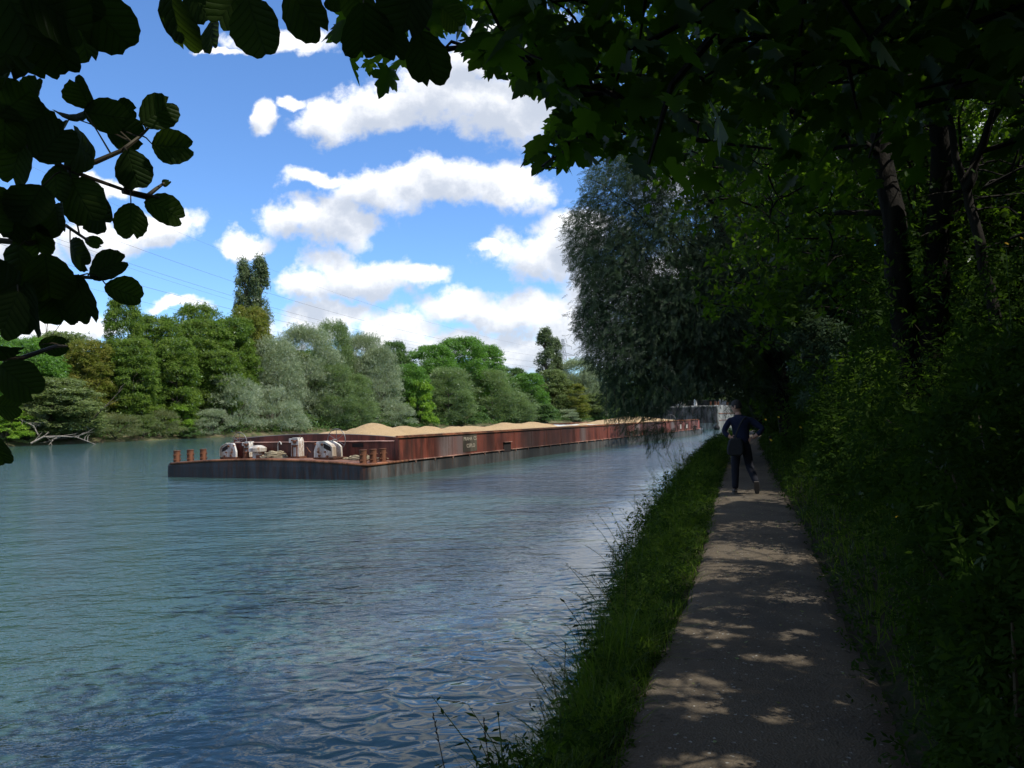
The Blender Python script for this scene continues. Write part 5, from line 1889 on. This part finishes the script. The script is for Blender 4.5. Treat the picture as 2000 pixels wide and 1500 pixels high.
# ------------------------------------------------------------------ the alder by the camera
def build_alder():
    r = random.Random(12)
    rn = rng(12)
    bx, by = -2.2, -2.0
    b0 = np.array([bx, by, .3])
    t = thing('alder_tree', 'alder whose large round toothed leaves hang dark at the upper left', 'tree', tuple(b0))
    mb = MB()
    trunk_limbs(mb, b0, [([(0, 0, -.2), (.1, .1, 1.5), (.2, .5, 3.0), (.3, .9, 5.0)], .14, .05)], 0, 3, .05)
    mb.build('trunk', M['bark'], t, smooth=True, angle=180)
    # (px, py, leaf length in px, heading of the tip in degrees clockwise from up, distance)
    L = [(30, 20, 190, 150, 1.0), (95, 70, 150, 170, 1.05), (20, 85, 150, 190, 1.1), (60, 100, 110, 185, 1.15), (205, 40, 130, 140, 1.15), (163, 80, 95, 175, 1.2), (110, 20, 150, 120, 1.0), (150, 5, 120, 90, 1.1),
         (335, 45, 125, 190, 1.1), (412, 62, 78, 180, 1.25), (500, 50, 125, 165, 1.1), (590, 18, 120, 150, 1.2), (455, 0, 110, 200, 1.15), (385, 0, 90, 150, 1.2),
         (800, 12, 120, 200, 1.3), (712, 62, 118, 185, 1.3), (833, 113, 112, 165, 1.35), (885, 34, 62, 120, 1.5), (765, 78, 84, 175, 1.5), (700, 5, 90, 170, 1.4), (650, 8, 40, 90, 1.6),
         (35, 195, 115, 30, 1.1), (60, 245, 100, 60, 1.15), (160, 180, 72, 340, 1.2), (150, 222, 75, 320, 1.25), (200, 225, 90, 100, 1.2), (228, 255, 88, 110, 1.25), (98, 280, 100, 40, 1.1), (158, 290, 110, 130, 1.15),
         (308, 221, 90, 45, 1.25), (327, 286, 92, 100, 1.25), (256, 322, 88, 160, 1.2), (242, 217, 48, 95, 1.35), (30, 310, 100, 200, 1.15), (105, 352, 85, 170, 1.15), (150, 380, 110, 150, 1.15),
         (185, 412, 92, 140, 1.2), (62, 395, 110, 190, 1.1), (255, 432, 86, 180, 1.2), (318, 404, 82, 110, 1.25), (30, 430, 90, 200, 1.1), (112, 428, 84, 165, 1.15), (70, 470, 84, 180, 1.15), (182, 471, 36, 100, 1.4),
         (140, 492, 78, 150, 1.25), (208, 520, 88, 60, 1.2), (243, 570, 85, 110, 1.22), (158, 585, 115, 175, 1.15), (95, 545, 120, 185, 1.1), (35, 525, 120, 200, 1.1), (50, 600, 125, 190, 1.1), (110, 600, 100, 180, 1.2),
         (15, 610, 110, 200, 1.05), (25, 738, 100, 130, 1.0), (15, 795, 60, 95, 1.2), (-5, 880, 85, 170, 1.1), (0, 150, 90, 200, 1.1), (8, 250, 110, 190, 1.1), (0, 400, 90, 180, 1.1), (70, 175, 60, 30, 1.3), (325, 358, 20, 30, 1.3),
         (140, 325, 70, 40, 1.3), (75, 560, 100, 20, 1.2), (0, 560, 120, 90, 1.1), (120, 255, 60, 10, 1.3), (105, 675, 60, 95, 1.35), (-5, 690, 80, 120, 1.1)]
    groups = [[] for _ in range(9)]
    bases = []
    for i, (px, py, ln, head, Y) in enumerate(L):
        ll = ln / FPX * Y * (.88 if i > 24 else .93)
        h = math.radians(head)
        dirc = np.array([math.sin(h), math.cos(h), 0])
        tilt = r.uniform(-.75, .75)
        tipd = RM @ np.array([dirc[0], dirc[1], tilt])
        nm = RM @ np.array([r.uniform(-.85, .85), r.uniform(-.6, .6), 1.0])
        c = P(px, py, Y)
        base = c - tipd / np.linalg.norm(tipd) * ll * .5
        groups[(i * 4) % 9].append((base, tipd, nm, ll * (.95 + .12 * r.random())))
        bases.append((base, tipd))
    # off-view leaves above and left so the spray goes on beyond the frame
    for i in range(90):
        px, py, Y = r.choice([(r.uniform(-600, -60), r.uniform(-300, 700)), (r.uniform(-400, 640), r.uniform(-500, -110))]) + (r.uniform(1.0, 1.6),)
        c = P(px, py, Y)
        tipd = np.array([r.uniform(-1, 1), r.uniform(-.5, .5), -r.uniform(.1, 1)])
        groups[(i * 4) % 9].append((c, tipd, np.array([r.uniform(-.6, .6), -1, .7]), r.uniform(.06, .09)))
    co = []
    for k, g in enumerate(groups):
        T, F = alder_template(k)
        pos = np.array([q[0] for q in g])
        co.append((T, F, pos, frames(np.array([q[1] for q in g]), np.array([q[2] for q in g])), np.array([q[3] for q in g])))
    V, F_, R_, U_ = [], [], [], []
    nv = 0
    for T, F, pos, Rm, sc in co:
        n = len(pos)
        v = (np.einsum('nij,tj->nti', Rm, T) * sc[:, None, None] + pos[:, None]).reshape(-1, 3)
        V.append(v)
        F_.append((F[None] + (np.arange(n) * len(T))[:, None, None]).reshape(-1, 3) + nv)
        R_.append(np.repeat(rn.random(n), len(T)))
        U_.append(np.tile(T[:, :2], (n, 1)))
        nv += len(v)
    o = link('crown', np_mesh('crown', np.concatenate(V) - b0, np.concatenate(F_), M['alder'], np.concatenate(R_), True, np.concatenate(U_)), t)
    # twigs and leaf stalks
    tw = MB()
    st = [[(-2.0 - b0[0], -1.0 - b0[1], 3.4), None]]
    twigs = [[(-260, 60, 1.3), (-60, 170, 1.2), (0, 215, 1.15), (60, 290, 1.15), (130, 330, 1.17), (172, 346, 1.2), (240, 370, 1.22), (312, 386, 1.25)],
             [(130, 330, 1.17), (187, 316, 1.2), (238, 294, 1.22), (272, 268, 1.25), (290, 250, 1.25)], [(-200, 480, 1.2), (0, 470, 1.15), (60, 475, 1.15), (115, 455, 1.2), (128, 440, 1.25), (172, 470, 1.35)],
             [(-260, -200, 1.2), (0, -60, 1.1), (120, 10, 1.1), (150, 25, 1.15)], [(150, -150, 1.2), (380, -40, 1.2), (440, 15, 1.25), (418, 30, 1.25)], [(380, -40, 1.2), (560, -20, 1.2), (640, -30, 1.3), (760, -10, 1.3), (840, 60, 1.35)],
             [(-120, 700, 1.1), (40, 700, 1.2), (110, 676, 1.3), (130, 676, 1.35)], [(-100, 560, 1.1), (60, 545, 1.15), (150, 540, 1.2), (205, 545, 1.2)], [(240, 372, 1.22), (285, 385, 1.25), (306, 368, 1.27), (320, 358, 1.3)]]
    nodes = []
    for tg in twigs:
        pts = [P(*q) for q in tg]
        tw.tube([p - b0 for p in pts], [.0055 * (1 - .6 * k / (len(pts) - 1)) for k in range(len(pts))], 6)
        for a, b in zip(pts[:-1], pts[1:]):
            for f in np.linspace(0, 1, 6):
                nodes.append(a + (b - a) * f)
    nodes = np.array(nodes)
    for (bs, td) in bases:
        a = nodes[np.linalg.norm(nodes - bs, axis=1).argmin()]
        if np.linalg.norm(a - bs) < .16:
            e = bs + td / np.linalg.norm(td) * .004
            tw.tube([a - b0, (a + bs) / 2 - b0 + np.array([0, 0, .004]), e - b0], [.0016, .0012, .0010], 5)
    root = [(0.1, .2, 2.3), (.5, 1.2, 3.0)]
    for tg in twigs:
        if tg[0][0] < 0 or tg[0][1] < -100:
            p = P(*tg[0]) - b0
            tw.tube([(.15, .3, 2.0 + .3 * (p[2] > 2)), (p + np.array([.15, .3, 2.2])) / 2 + np.array([0, -.1, .15]), p], [.02, .012, .0055], 6)
    tw.build('branch', M['twig'], t, smooth=True)


# ------------------------------------------------------------------ ground plants
def blades(pos, h, w, lean, r):
    """four-sided strips of three bent segments"""
    n = len(pos)
    az = r.random(n) * 2 * np.pi
    d = np.stack([np.cos(az), np.sin(az), np.zeros(n)], 1)
    s = np.stack([-np.sin(az), np.cos(az), np.zeros(n)], 1)
    a2 = r.random(n) * 2 * np.pi
    s = s * np.cos(a2)[:, None] + d * np.sin(a2)[:, None]
    rows = []
    for f in (0, .4, .75, 1.0):
        c = pos + d * (lean * h * f * f)[:, None] + np.array([0, 0, 1.0]) * (h * f * (1 - .35 * lean * f))[:, None]
        ww = w * (1 - f ** 1.5 * .97) * .5
        rows += [c - s * ww[:, None], c + s * ww[:, None]]
    V = np.stack(rows, 1).reshape(-1, 3)
    F = np.array([(0, 1, 3, 2), (2, 3, 5, 4), (4, 5, 7, 6)])
    Fs = (F[None] + (np.arange(n) * 8)[:, None, None]).reshape(-1, 4)
    return V, Fs


def build_ground_plants():
    r = rng(5)
    # grass along the river edge of the path
    Y, S, Hh = [], [], []
    for y0, y1, den in ((1.5, 6, 1300), (6, 12, 950), (12, 24, 560), (24, 60, 220), (60, 130, 60)):
        n = int((y1 - y0) * 1.0 * den)
        y = r.uniform(y0, y1, n)
        off = bank_off(y)
        s = -(r.random(n) ** .9) * (off + .02) + .05 + r.normal(size=n) * .035
        Y.append(y)
        S.append(s)
        Hh.append(np.clip(.07 + .62 * vnoise(xl(y) + s, y, 40, 1.5) ** 1.4 * np.clip((-s) / .35, .25, 1), .06, .75) * r.uniform(.6, 1.3, n) * (1 + .012 * y))
    Y, S, Hh = map(np.concatenate, (Y, S, Hh))
    X = xl(Y) + S
    Z = near_z(X, Y) - .02
    k = Z > -.05
    pos = np.stack([X, Y, Z], 1)[k]
    hh = Hh[k]
    wd = np.interp(pos[:, 1], [0, 8, 30, 100], [.007, .009, .018, .05]) * r.uniform(.7, 1.4, len(pos))
    V, F = blades(pos, hh, wd, r.uniform(.1, 1.25, len(pos)), r)
    tag(link('bank_grass', np_mesh('bank_grass', V, F, M['grass'], np.repeat(r.random(len(pos)), 8))), 'fresh green grass along the river edge of the path', 'grass', kind='stuff')
    # grass on the slope
    Y, S = [], []
    for y0, y1, den in ((1.0, 6, 1400), (6, 14, 1500), (14, 30, 900), (30, 70, 300)):
        n = int((y1 - y0) * den)
        Y.append(r.uniform(y0, y1, n))
        S.append(PATHW + .02 + r.random(n) ** .8 * np.interp((y0 + y1) / 2, [0, 30, 60], [4.2, 6, 9]))
    Y, S = map(np.concatenate, (Y, S))
    X = xl(Y) + S
    pos = np.stack([X, Y, near_z(X, Y) - .02], 1)
    hh = (.22 + .5 * vnoise(X, Y, 43, .9) * np.clip((S - PATHW) / .6, .2, 1)) * r.uniform(.6, 1.3, len(pos))
    wd = np.interp(pos[:, 1], [0, 8, 30, 100], [.007, .010, .02, .05]) * r.uniform(.7, 1.4, len(pos))
    V, F = blades(pos, hh, wd, r.uniform(.1, .9, len(pos)), r)
    tag(link('slope_grass', np_mesh('slope_grass', V, F, M['grass'], np.repeat(r.random(len(pos)), 8))), 'dark tangled grass covering the slope right of the path', 'grass', kind='stuff')

    # broad-leaved undergrowth on the slope and weeds in the bank
    def mass(name, label, n, sfun, yr, hfun, size, mat, T, F, seed, den_near=1.5):
        q = rng(seed)
        y = yr[0] + (yr[1] - yr[0]) * q.random(n) ** den_near
        s = sfun(q, n, y)
        x = xl(y) + s
        gz = near_z(x, y)
        H_ = hfun(x, y, s)
        # leaves gathered on stems
        z = gz + H_ * q.random(n) ** .65
        pos = np.stack([x + q.normal(size=n) * .05, y + q.normal(size=n) * .05, z], 1)
        az = q.random(n) * 6.28
        tip = np.stack([np.cos(az), np.sin(az), q.uniform(-.9, .6, n)], 1)
        nrm = q.normal(size=(n, 3)) * .45 + np.array([-.25, -.15, 1])
        sc = size * q.uniform(.5, 1.25, n) * np.interp(y, [0, 8, 20, 50], [.8, 1, 1.5, 2.6])
        k = z > .03
        me = scatter(name, T, F, pos[k], frames(tip[k], nrm[k]), sc[k], M[mat], q)
        tag(link(name, me), label, 'undergrowth', kind='stuff')
    mass('undergrowth', 'dark nettles and bramble leaves covering the slope beside the path', 110000,
         lambda q, n, y: PATHW - .16 + .1 * vnoise(y, 0 * y, 66, 1.2) + q.random(n) ** .75 * np.interp(y, [0, 30, 60], [4.6, 6.5, 9]), (1.2, 60),
         lambda x, y, s: (.30 + 1.15 * np.clip((s - PATHW) / 1.2, 0, 1)) * (.45 + .85 * vnoise(x, y, 61, 1.0)), .070, 'weed', PAIR_T, PAIR_F, 62, 1.7)
    mass('bank_weeds', 'low leafy weeds growing between the grass on the river edge', 13000,
         lambda q, n, y: .03 - q.random(n) * (bank_off(y) + .10), (1.6, 50),
         lambda x, y, s: (.10 + .50 * np.clip(-s / .5, 0, 1)) * (.15 + 1.35 * vnoise(x, y, 64, 1.9)), .070, 'weed', PAIR_T, PAIR_F, 65, 1.6)

    # single bushes standing in the slope growth
    def bush(label, px, py, Y, rad, n, size, seed, mat='weed', name='bush', free=False):
        q = rng(seed)
        c = P(px, py, Y)
        gz = float(near_z(c[0], c[1]))
        t = thing(name, label, 'bush', (c[0], c[1], gz - .05))
        d = unit(q, n) * (q.random(n) ** .45)[:, None]
        H_ = c[2] - gz
        pos = d * np.array(rad) + np.array([0, 0, H_])
        pos += (np.stack([vnoise(pos[:, 1], pos[:, 2], seed, 2.2), vnoise(pos[:, 0], pos[:, 2], seed + 1, 2.2), vnoise(pos[:, 0], pos[:, 1], seed + 2, 2.2)], 1) - .5) * .7
        wp = pos + np.array([c[0], c[1], gz - .05])
        k = (pos[:, 2] > .1) if free else (pos[:, 2] > .1) & keep_mask(wp, mind=1.2) & (wp[:, 0] > xl(wp[:, 1]) + PATHW + .02)
        pos = pos[k]
        m = len(pos)
        tip = d[k] * .7 + q.normal(size=(m, 3)) * .5 + np.array([0, 0, -.3])
        nrm = q.normal(size=(m, 3)) * .5 + np.array([-.2, -.2, 1])
        link('leaves', scatter('leaves', PAIR_T, PAIR_F, pos, frames(tip, nrm), size * q.uniform(.6, 1.2, m), M[mat], q), t)
        b = MB()
        rr = random.Random(seed)
        for k in range(16):
            i = rr.randrange(m)
            e = Vector(pos[i])
            b.tube([(0, 0, 0), e * .45 + Vector((0, 0, .1)), e], [.018, .012, .004], 5)
        b.build('stems', M['twig'], t)
    bush('dark bush filling the right edge of the view beside the camera', 2010, 1080, 3.3, (.85, .8, .95), 12000, .065, 201)
    bush('tall dark bush rising right of the nettles below the crooked maple', 1990, 760, 5.2, (1.2, 1.2, 1.4), 13000, .08, 202)
    bush('bush with drooping dark leaves at the lower right corner', 1990, 1400, 2.6, (.50, .6, .6), 6000, .07, 203)
    bush('yellowish leaved bush catching light in front of the twin trunks', 1860, 800, 6.8, (.85, .9, .75), 6000, .085, 204, 'grass')
    bush('rounded dark bush against the foot of the twin trunks', 1720, 860, 9.0, (1.0, 1.1, .9), 9000, .09, 205)
    bush('dark bush beside the path past the walker', 1600, 830, 19.0, (1.4, 1.8, 1.2), 7000, .16, 206)
    bush('leafy bush on top of the slope behind the crooked maple', 1930, 560, 10.0, (1.8, 1.8, 1.8), 9000, .14, 207)
    bush('small grey leaved willow bush on the slope behind the twin trunks', 1640, 690, 15.5, (.9, 1.0, 1.5), 6000, .16, 208, 'willow')
    bush('dark bush closing the view over the path between slope and willow trunk', 1560, 760, 27.0, (2.2, 2.4, 2.2), 8000, .22, 209)

    bush('dark hanging bush that hides the far bend of the path behind the walker', 1488, 795, 46.0, (1.5, 2.5, 1.5), 7000, .24, 210, 'weed', 'bush', True)

    # tall weeds: stem with alternating leaves
    def weed(label, loc, h, n, size, seed, lean=(0, 0), mat='weed', name='tall_weed', group=None):
        q = rng(seed)
        t = thing(name, label, 'plant', loc, 0, group)
        pts = [Vector((lean[0] * f * f * h, lean[1] * f * f * h, f * h)) for f in (0, .25, .5, .75, 1)]
        MB().tube(pts, [.006, .005, .004, .003, .0015], 5).build('stem', M['stem'], t)
        f = np.linspace(.18, 1, n)
        az = np.arange(n) * 2.4 + q.random(n) * .5
        pos = np.stack([lean[0] * f * f * h, lean[1] * f * f * h, f * h], 1)
        tip = np.stack([np.cos(az), np.sin(az), q.uniform(-.3, .6, n)], 1)
        sc = size * (1.15 - .7 * f) * q.uniform(.8, 1.2, n)
        nrm = q.normal(size=(n, 3)) * .2 + np.array([0, 0, 1])
        link('leaf', scatter('leaf', *multi([diamond(.32, 1.0, .2, (0, 0, 0), 0, .2)]), pos, frames(tip, nrm), sc, M[mat], q), t)
        return t

    def at(px, py, zz=None, dy=0):
        g = G(px, py, .35 if zz is None else zz)
        return (g[0], g[1] + dy, float(near_z(g[0], g[1])) - .03)
    W = [(1340, 960, 1.35, 40, .14, 'tallest leafy weed standing against the water left of the walker'), (1322, 962, 1.0, 34, .12, 'leafy weed just left of the tallest one'),
         (1362, 945, .9, 30, .12, 'leafy weed just right of the tallest one'), (1300, 975, .8, 30, .12, 'shorter weed at the left of the tall clump'),
         (1405, 900, 1.0, 34, .14, 'bushy weed at the water edge nearest the walker\'s legs'), (1392, 912, .8, 30, .13, 'weed left of the bushy one by the walker'),
         (1230, 1055, .62, 44, .13, 'drooping weed leaning out over the dark water'), (1215, 1060, .50, 40, .12, 'left shoot of the weed leaning over the water'), (1255, 1050, .55, 40, .12, 'right shoot of the weed leaning over the water'),
         (985, 1560, .28, 16, .085, 'nettle like plant rising from the bottom edge over the water')]
    for i, (px, py, h, n, s, lab) in enumerate(W):
        loc = at(px, py, .30)
        ln = (-.35, 0) if 1205 < px < 1265 else (.05 * (i % 3 - 1), 0)
        if px == 985:
            g = P(985, 1520, 3.2)
            loc = (g[0], g[1], .02)
            h, s = .42, .085
            loc = (g[0], g[1], g[2] - .15)
            lab = lab
        weed(lab, loc, h, n, s, 300 + i, ln)
    rw = random.Random(77)
    for i in range(130):
        y = 3.2 + 26 * rw.random() ** 1.5
        s_ = -float(bank_off(y)) * rw.uniform(.55, 1.12)
        x = float(xl(y)) + s_
        weed('leafy green weed standing in the verge between path and water', (x, y, max(.0, float(near_z(x, y)) - .03)), rw.uniform(.25, .70) * (1 + .04 * y), rw.randint(14, 32), rw.uniform(.06, .15), 400 + i, (rw.uniform(-.5, .1), rw.uniform(-.2, .2)), rw.choice(['weed', 'grass']), 'verge_weed', 'weeds standing along the river verge')
    # slender grass stalks with seed heads leaning over the water
    rr = random.Random(31)
    for i in range(34):
        y = rr.uniform(4.2, 12.5)
        s = -float(bank_off(y)) + rr.uniform(-.02, .22)
        x = float(xl(y)) + s
        h = rr.uniform(.45, .85)
        z = max(.0, float(near_z(x, y)) - .02)
        a = rr.uniform(-.75, .1)
        b = MB()
        pts = [Vector((a * f * f * h, rr.uniform(-.02, .02) * f, f * h * (1 - .2 * abs(a) * f))) for f in (0, .25, .5, .75, .9, 1)]
        b.tube(pts, [.0028, .0025, .0022, .0018, .0015, .001], 4)
        for k in range(9):
            f = .72 + .028 * k
            c = Vector((a * f * f * h, 0, f * h * (1 - .2 * abs(a) * f)))
            b.tube([c, c + Vector((rr.uniform(-.02, .02), rr.uniform(-.015, .015), .02))], [.003, .001], 4)
        o = b.build('grass_stalk', M['hay'] if i % 3 else M['stem'], loc=(x, y, z))
        tag(o, 'thin grass stalk with a seed head leaning over the river from the bank', 'grass stalk', 'grass stalks along the waterline')
    # the two dark stalks at the bottom edge
    for px, py, px2, py2, lab in ((872, 1520, 845, 1390, 'dark dry stalk rising alone from the bottom edge over the water'), (958, 1520, 944, 1400, 'thin dry stalk right of the dark one at the bottom edge')):
        a, b_ = P(px, py, 3.0), P(px2, py2, 3.05)
        g0 = (a[0], a[1], 0)
        b = MB().tube([(0, 0, -.3), (0, 0, a[2]), tuple(b_ - np.array(g0))], [.003, .0025, .0012], 5)
        for k in range(8):
            f = .55 + .055 * k
            c = Vector(a - np.array(g0)).lerp(Vector(b_ - np.array(g0)), f)
            b.tube([c, c + Vector((rr.uniform(-.012, .012), 0, .012))], [.0035, .001], 4)
        tag(b.build('dry_stalk', M['twig'], loc=g0), lab, 'plant')
    # flowers
    fl = [(1753, 1012, 5.2, 'yellow flower at the middle of the slope, nearest the white seed head'), (1852, 1164, 3.9, 'yellow flower pair beneath the maple side of the corner bushes'), (1850, 1175, 3.9, None), (1834, 1174, 3.9, None), (1946, 1063, 3.7, 'yellow flower below the white seed head'),
          (1610, 917, 9.5, 'small yellow flower beside the path past the low bush'), (1995, 467, 6.0, None), (1965, 477, 6.1, None), (1530, 808, 20, None), (1520, 815, 20, None), (1495, 820, 21, None), (1575, 810, 19, None), (1563, 835, 17, None), (1752, 925, 7, None), (1505, 860, 17, None)]
    proto = None
    for i, (px, py, Y, lab) in enumerate(fl):
        c = P(px, py, Y)
        gz = float(near_z(c[0], c[1]))
        h = max(.25, c[2] - gz)
        if h > 2.2:
            gz = c[2] - 1.4
            h = 1.4
        t = thing('yellow_flower', lab or 'tiny yellow flower on a thin stem among the dark slope plants', 'flower', (c[0], c[1], gz), 0, 'yellow flowers on the slope')
        MB().tube([(rr.uniform(-.1, .1), .05, 0), (.02, .02, h * .5), (0, 0, h)], [.003, .0025, .002], 5).build('stem', M['stem'], t)
        b = MB()
        s = .014 * (1 if Y < 8 else 1.9)
        for k in range(9):
            a = k * .698
            b.add([(0, 0, 0), (s * math.cos(a - .25), s * math.sin(a - .25), s * .5), (s * 1.5 * math.cos(a), s * 1.5 * math.sin(a), s * .6), (s * math.cos(a + .25), s * math.sin(a + .25), s * .5)], [(0, 1, 2, 3)])
        b.lathe([(s * .1, 0), (s * .5, s * .2), (s * .45, s * .5), (s * .1, s * .6)], 8)
        b.build('blossom', M['yellow'], t, loc=(0, 0, h), rot=(.9, 0, .3))
    c = P(1930, 1008, 3.4)
    gz = float(near_z(c[0], c[1]))
    t = thing('seed_head', 'round white dandelion like seed head on a stalk at the right', 'flower', (c[0], c[1], gz))
    MB().tube([(.1, .0, 0), (.06, 0, (c[2] - gz) * .5), (0, 0, c[2] - gz)], [.003, .003, .002], 5).build('stem', M['stem'], t)
    b = MB()
    q = rng(9)
    for d in unit(q, 160):
        b.tube([tuple(d * .006), tuple(d * .022)], [.0006, .0022], 3)
    b.lathe([(.002, -.008), (.008, -.004), (.008, .004), (.002, .008)], 8)
    b.build('down', M['seedhead'], t, loc=(0, 0, c[2] - gz))
    # weathered post stump in the lower right
    c = P(1965, 1345, 3.0)
    gz = float(near_z(c[0], c[1]))
    b = MB().lathe([(.062, -.3), (.060, .12), (.056, c[2] - gz + .1), (.045, c[2] - gz + .125)], 12)
    tag(b.build('wooden_post', M['deadwood'], loc=(c[0], c[1], gz), smooth=True, rot=(.05, .08, 0)), 'short weathered grey wooden post hidden in the leaves at the lower right', 'post')
    # fallen leaves and crumbs on the path
    q = rng(15)
    n = 260
    y = q.uniform(2.5, 16, n)
    s = q.random(n) * PATHW
    x = xl(y) + s
    pos = np.stack([x, y, np.full(n, .806)], 1)
    az = q.random(n) * 6.28
    tip = np.stack([np.cos(az), np.sin(az), q.uniform(-.1, .25, n)], 1)
    nrm = q.normal(size=(n, 3)) * .25 + np.array([0, 0, 1])
    tag(link('leaf_litter', scatter('leaf_litter', OVAL_T, OVAL_F, pos, frames(tip, nrm), q.uniform(.012, .04, n), M['drybrush'], q)), 'dry leaf scraps scattered on the path', 'leaf litter', kind='stuff')


def build_far_thicket():
    r = rng(91)
    n = 46000
    a = r.uniform(-60, 420, n)
    d = .6 + 26 * r.random(n) ** 1.3
    hmax = (1.6 + 4.2 * vnoise(a, d * .4, 92, .16)) * np.clip(d / 3.0, .22, 1)
    z = .2 + hmax * r.random(n) ** .6
    pos = np.stack([FB0[0] + UD[0] * a + VD[0] * d, FB0[1] + UD[1] * a + VD[1] * d, z + .4], 1)
    tip = r.normal(size=(n, 3)) * .6 + np.array([.3, -.3, .2])
    nrm = r.normal(size=(n, 3)) * .6 + np.array([.3, -.3, .8])
    sc = r.uniform(.35, .8, n) * np.interp(a, [0, 400], [.8, 1.6])
    tag(link('thicket', scatter('thicket', CL3_T, CL3_F, pos, frames(tip, nrm), sc, M['darkgreen'], r)), 'low dark thicket filling the ground under the far bank trees', 'thicket', kind='stuff')


build_far_trees()
build_far_thicket()
build_dead_wood()
build_near_trees()
build_willow()
for x_, y_, c_, lab_ in ((12.4, 38.5, [((9.2, 37.5, 6.6), (3.2, 4.6, 3.6)), ((11.5, 37, 7.5), (3.6, 5.0, 4.6))], 'second willow hidden behind the big one, leaning out over the river'),
                         (18.5, 55.0, [((15.4, 54, 7.4), (3.6, 6.0, 4.0)), ((18, 55, 8.5), (4, 5, 4.8))], 'third willow farther along the bank behind the second')):
    maple(lab_, (x_, y_, 2.0), [([(x_, y_, 1.6), (x_ - .8, y_, 5), (x_ - 3, y_ - .5, 8)], .3, .1)], c_, int(x_), ncl=900, per=12, size=.34, detail='card', mat='willow', name='willow_tree', poly=WILLOW_OPEN, branches=False)
build_alder()
build_ground_plants()
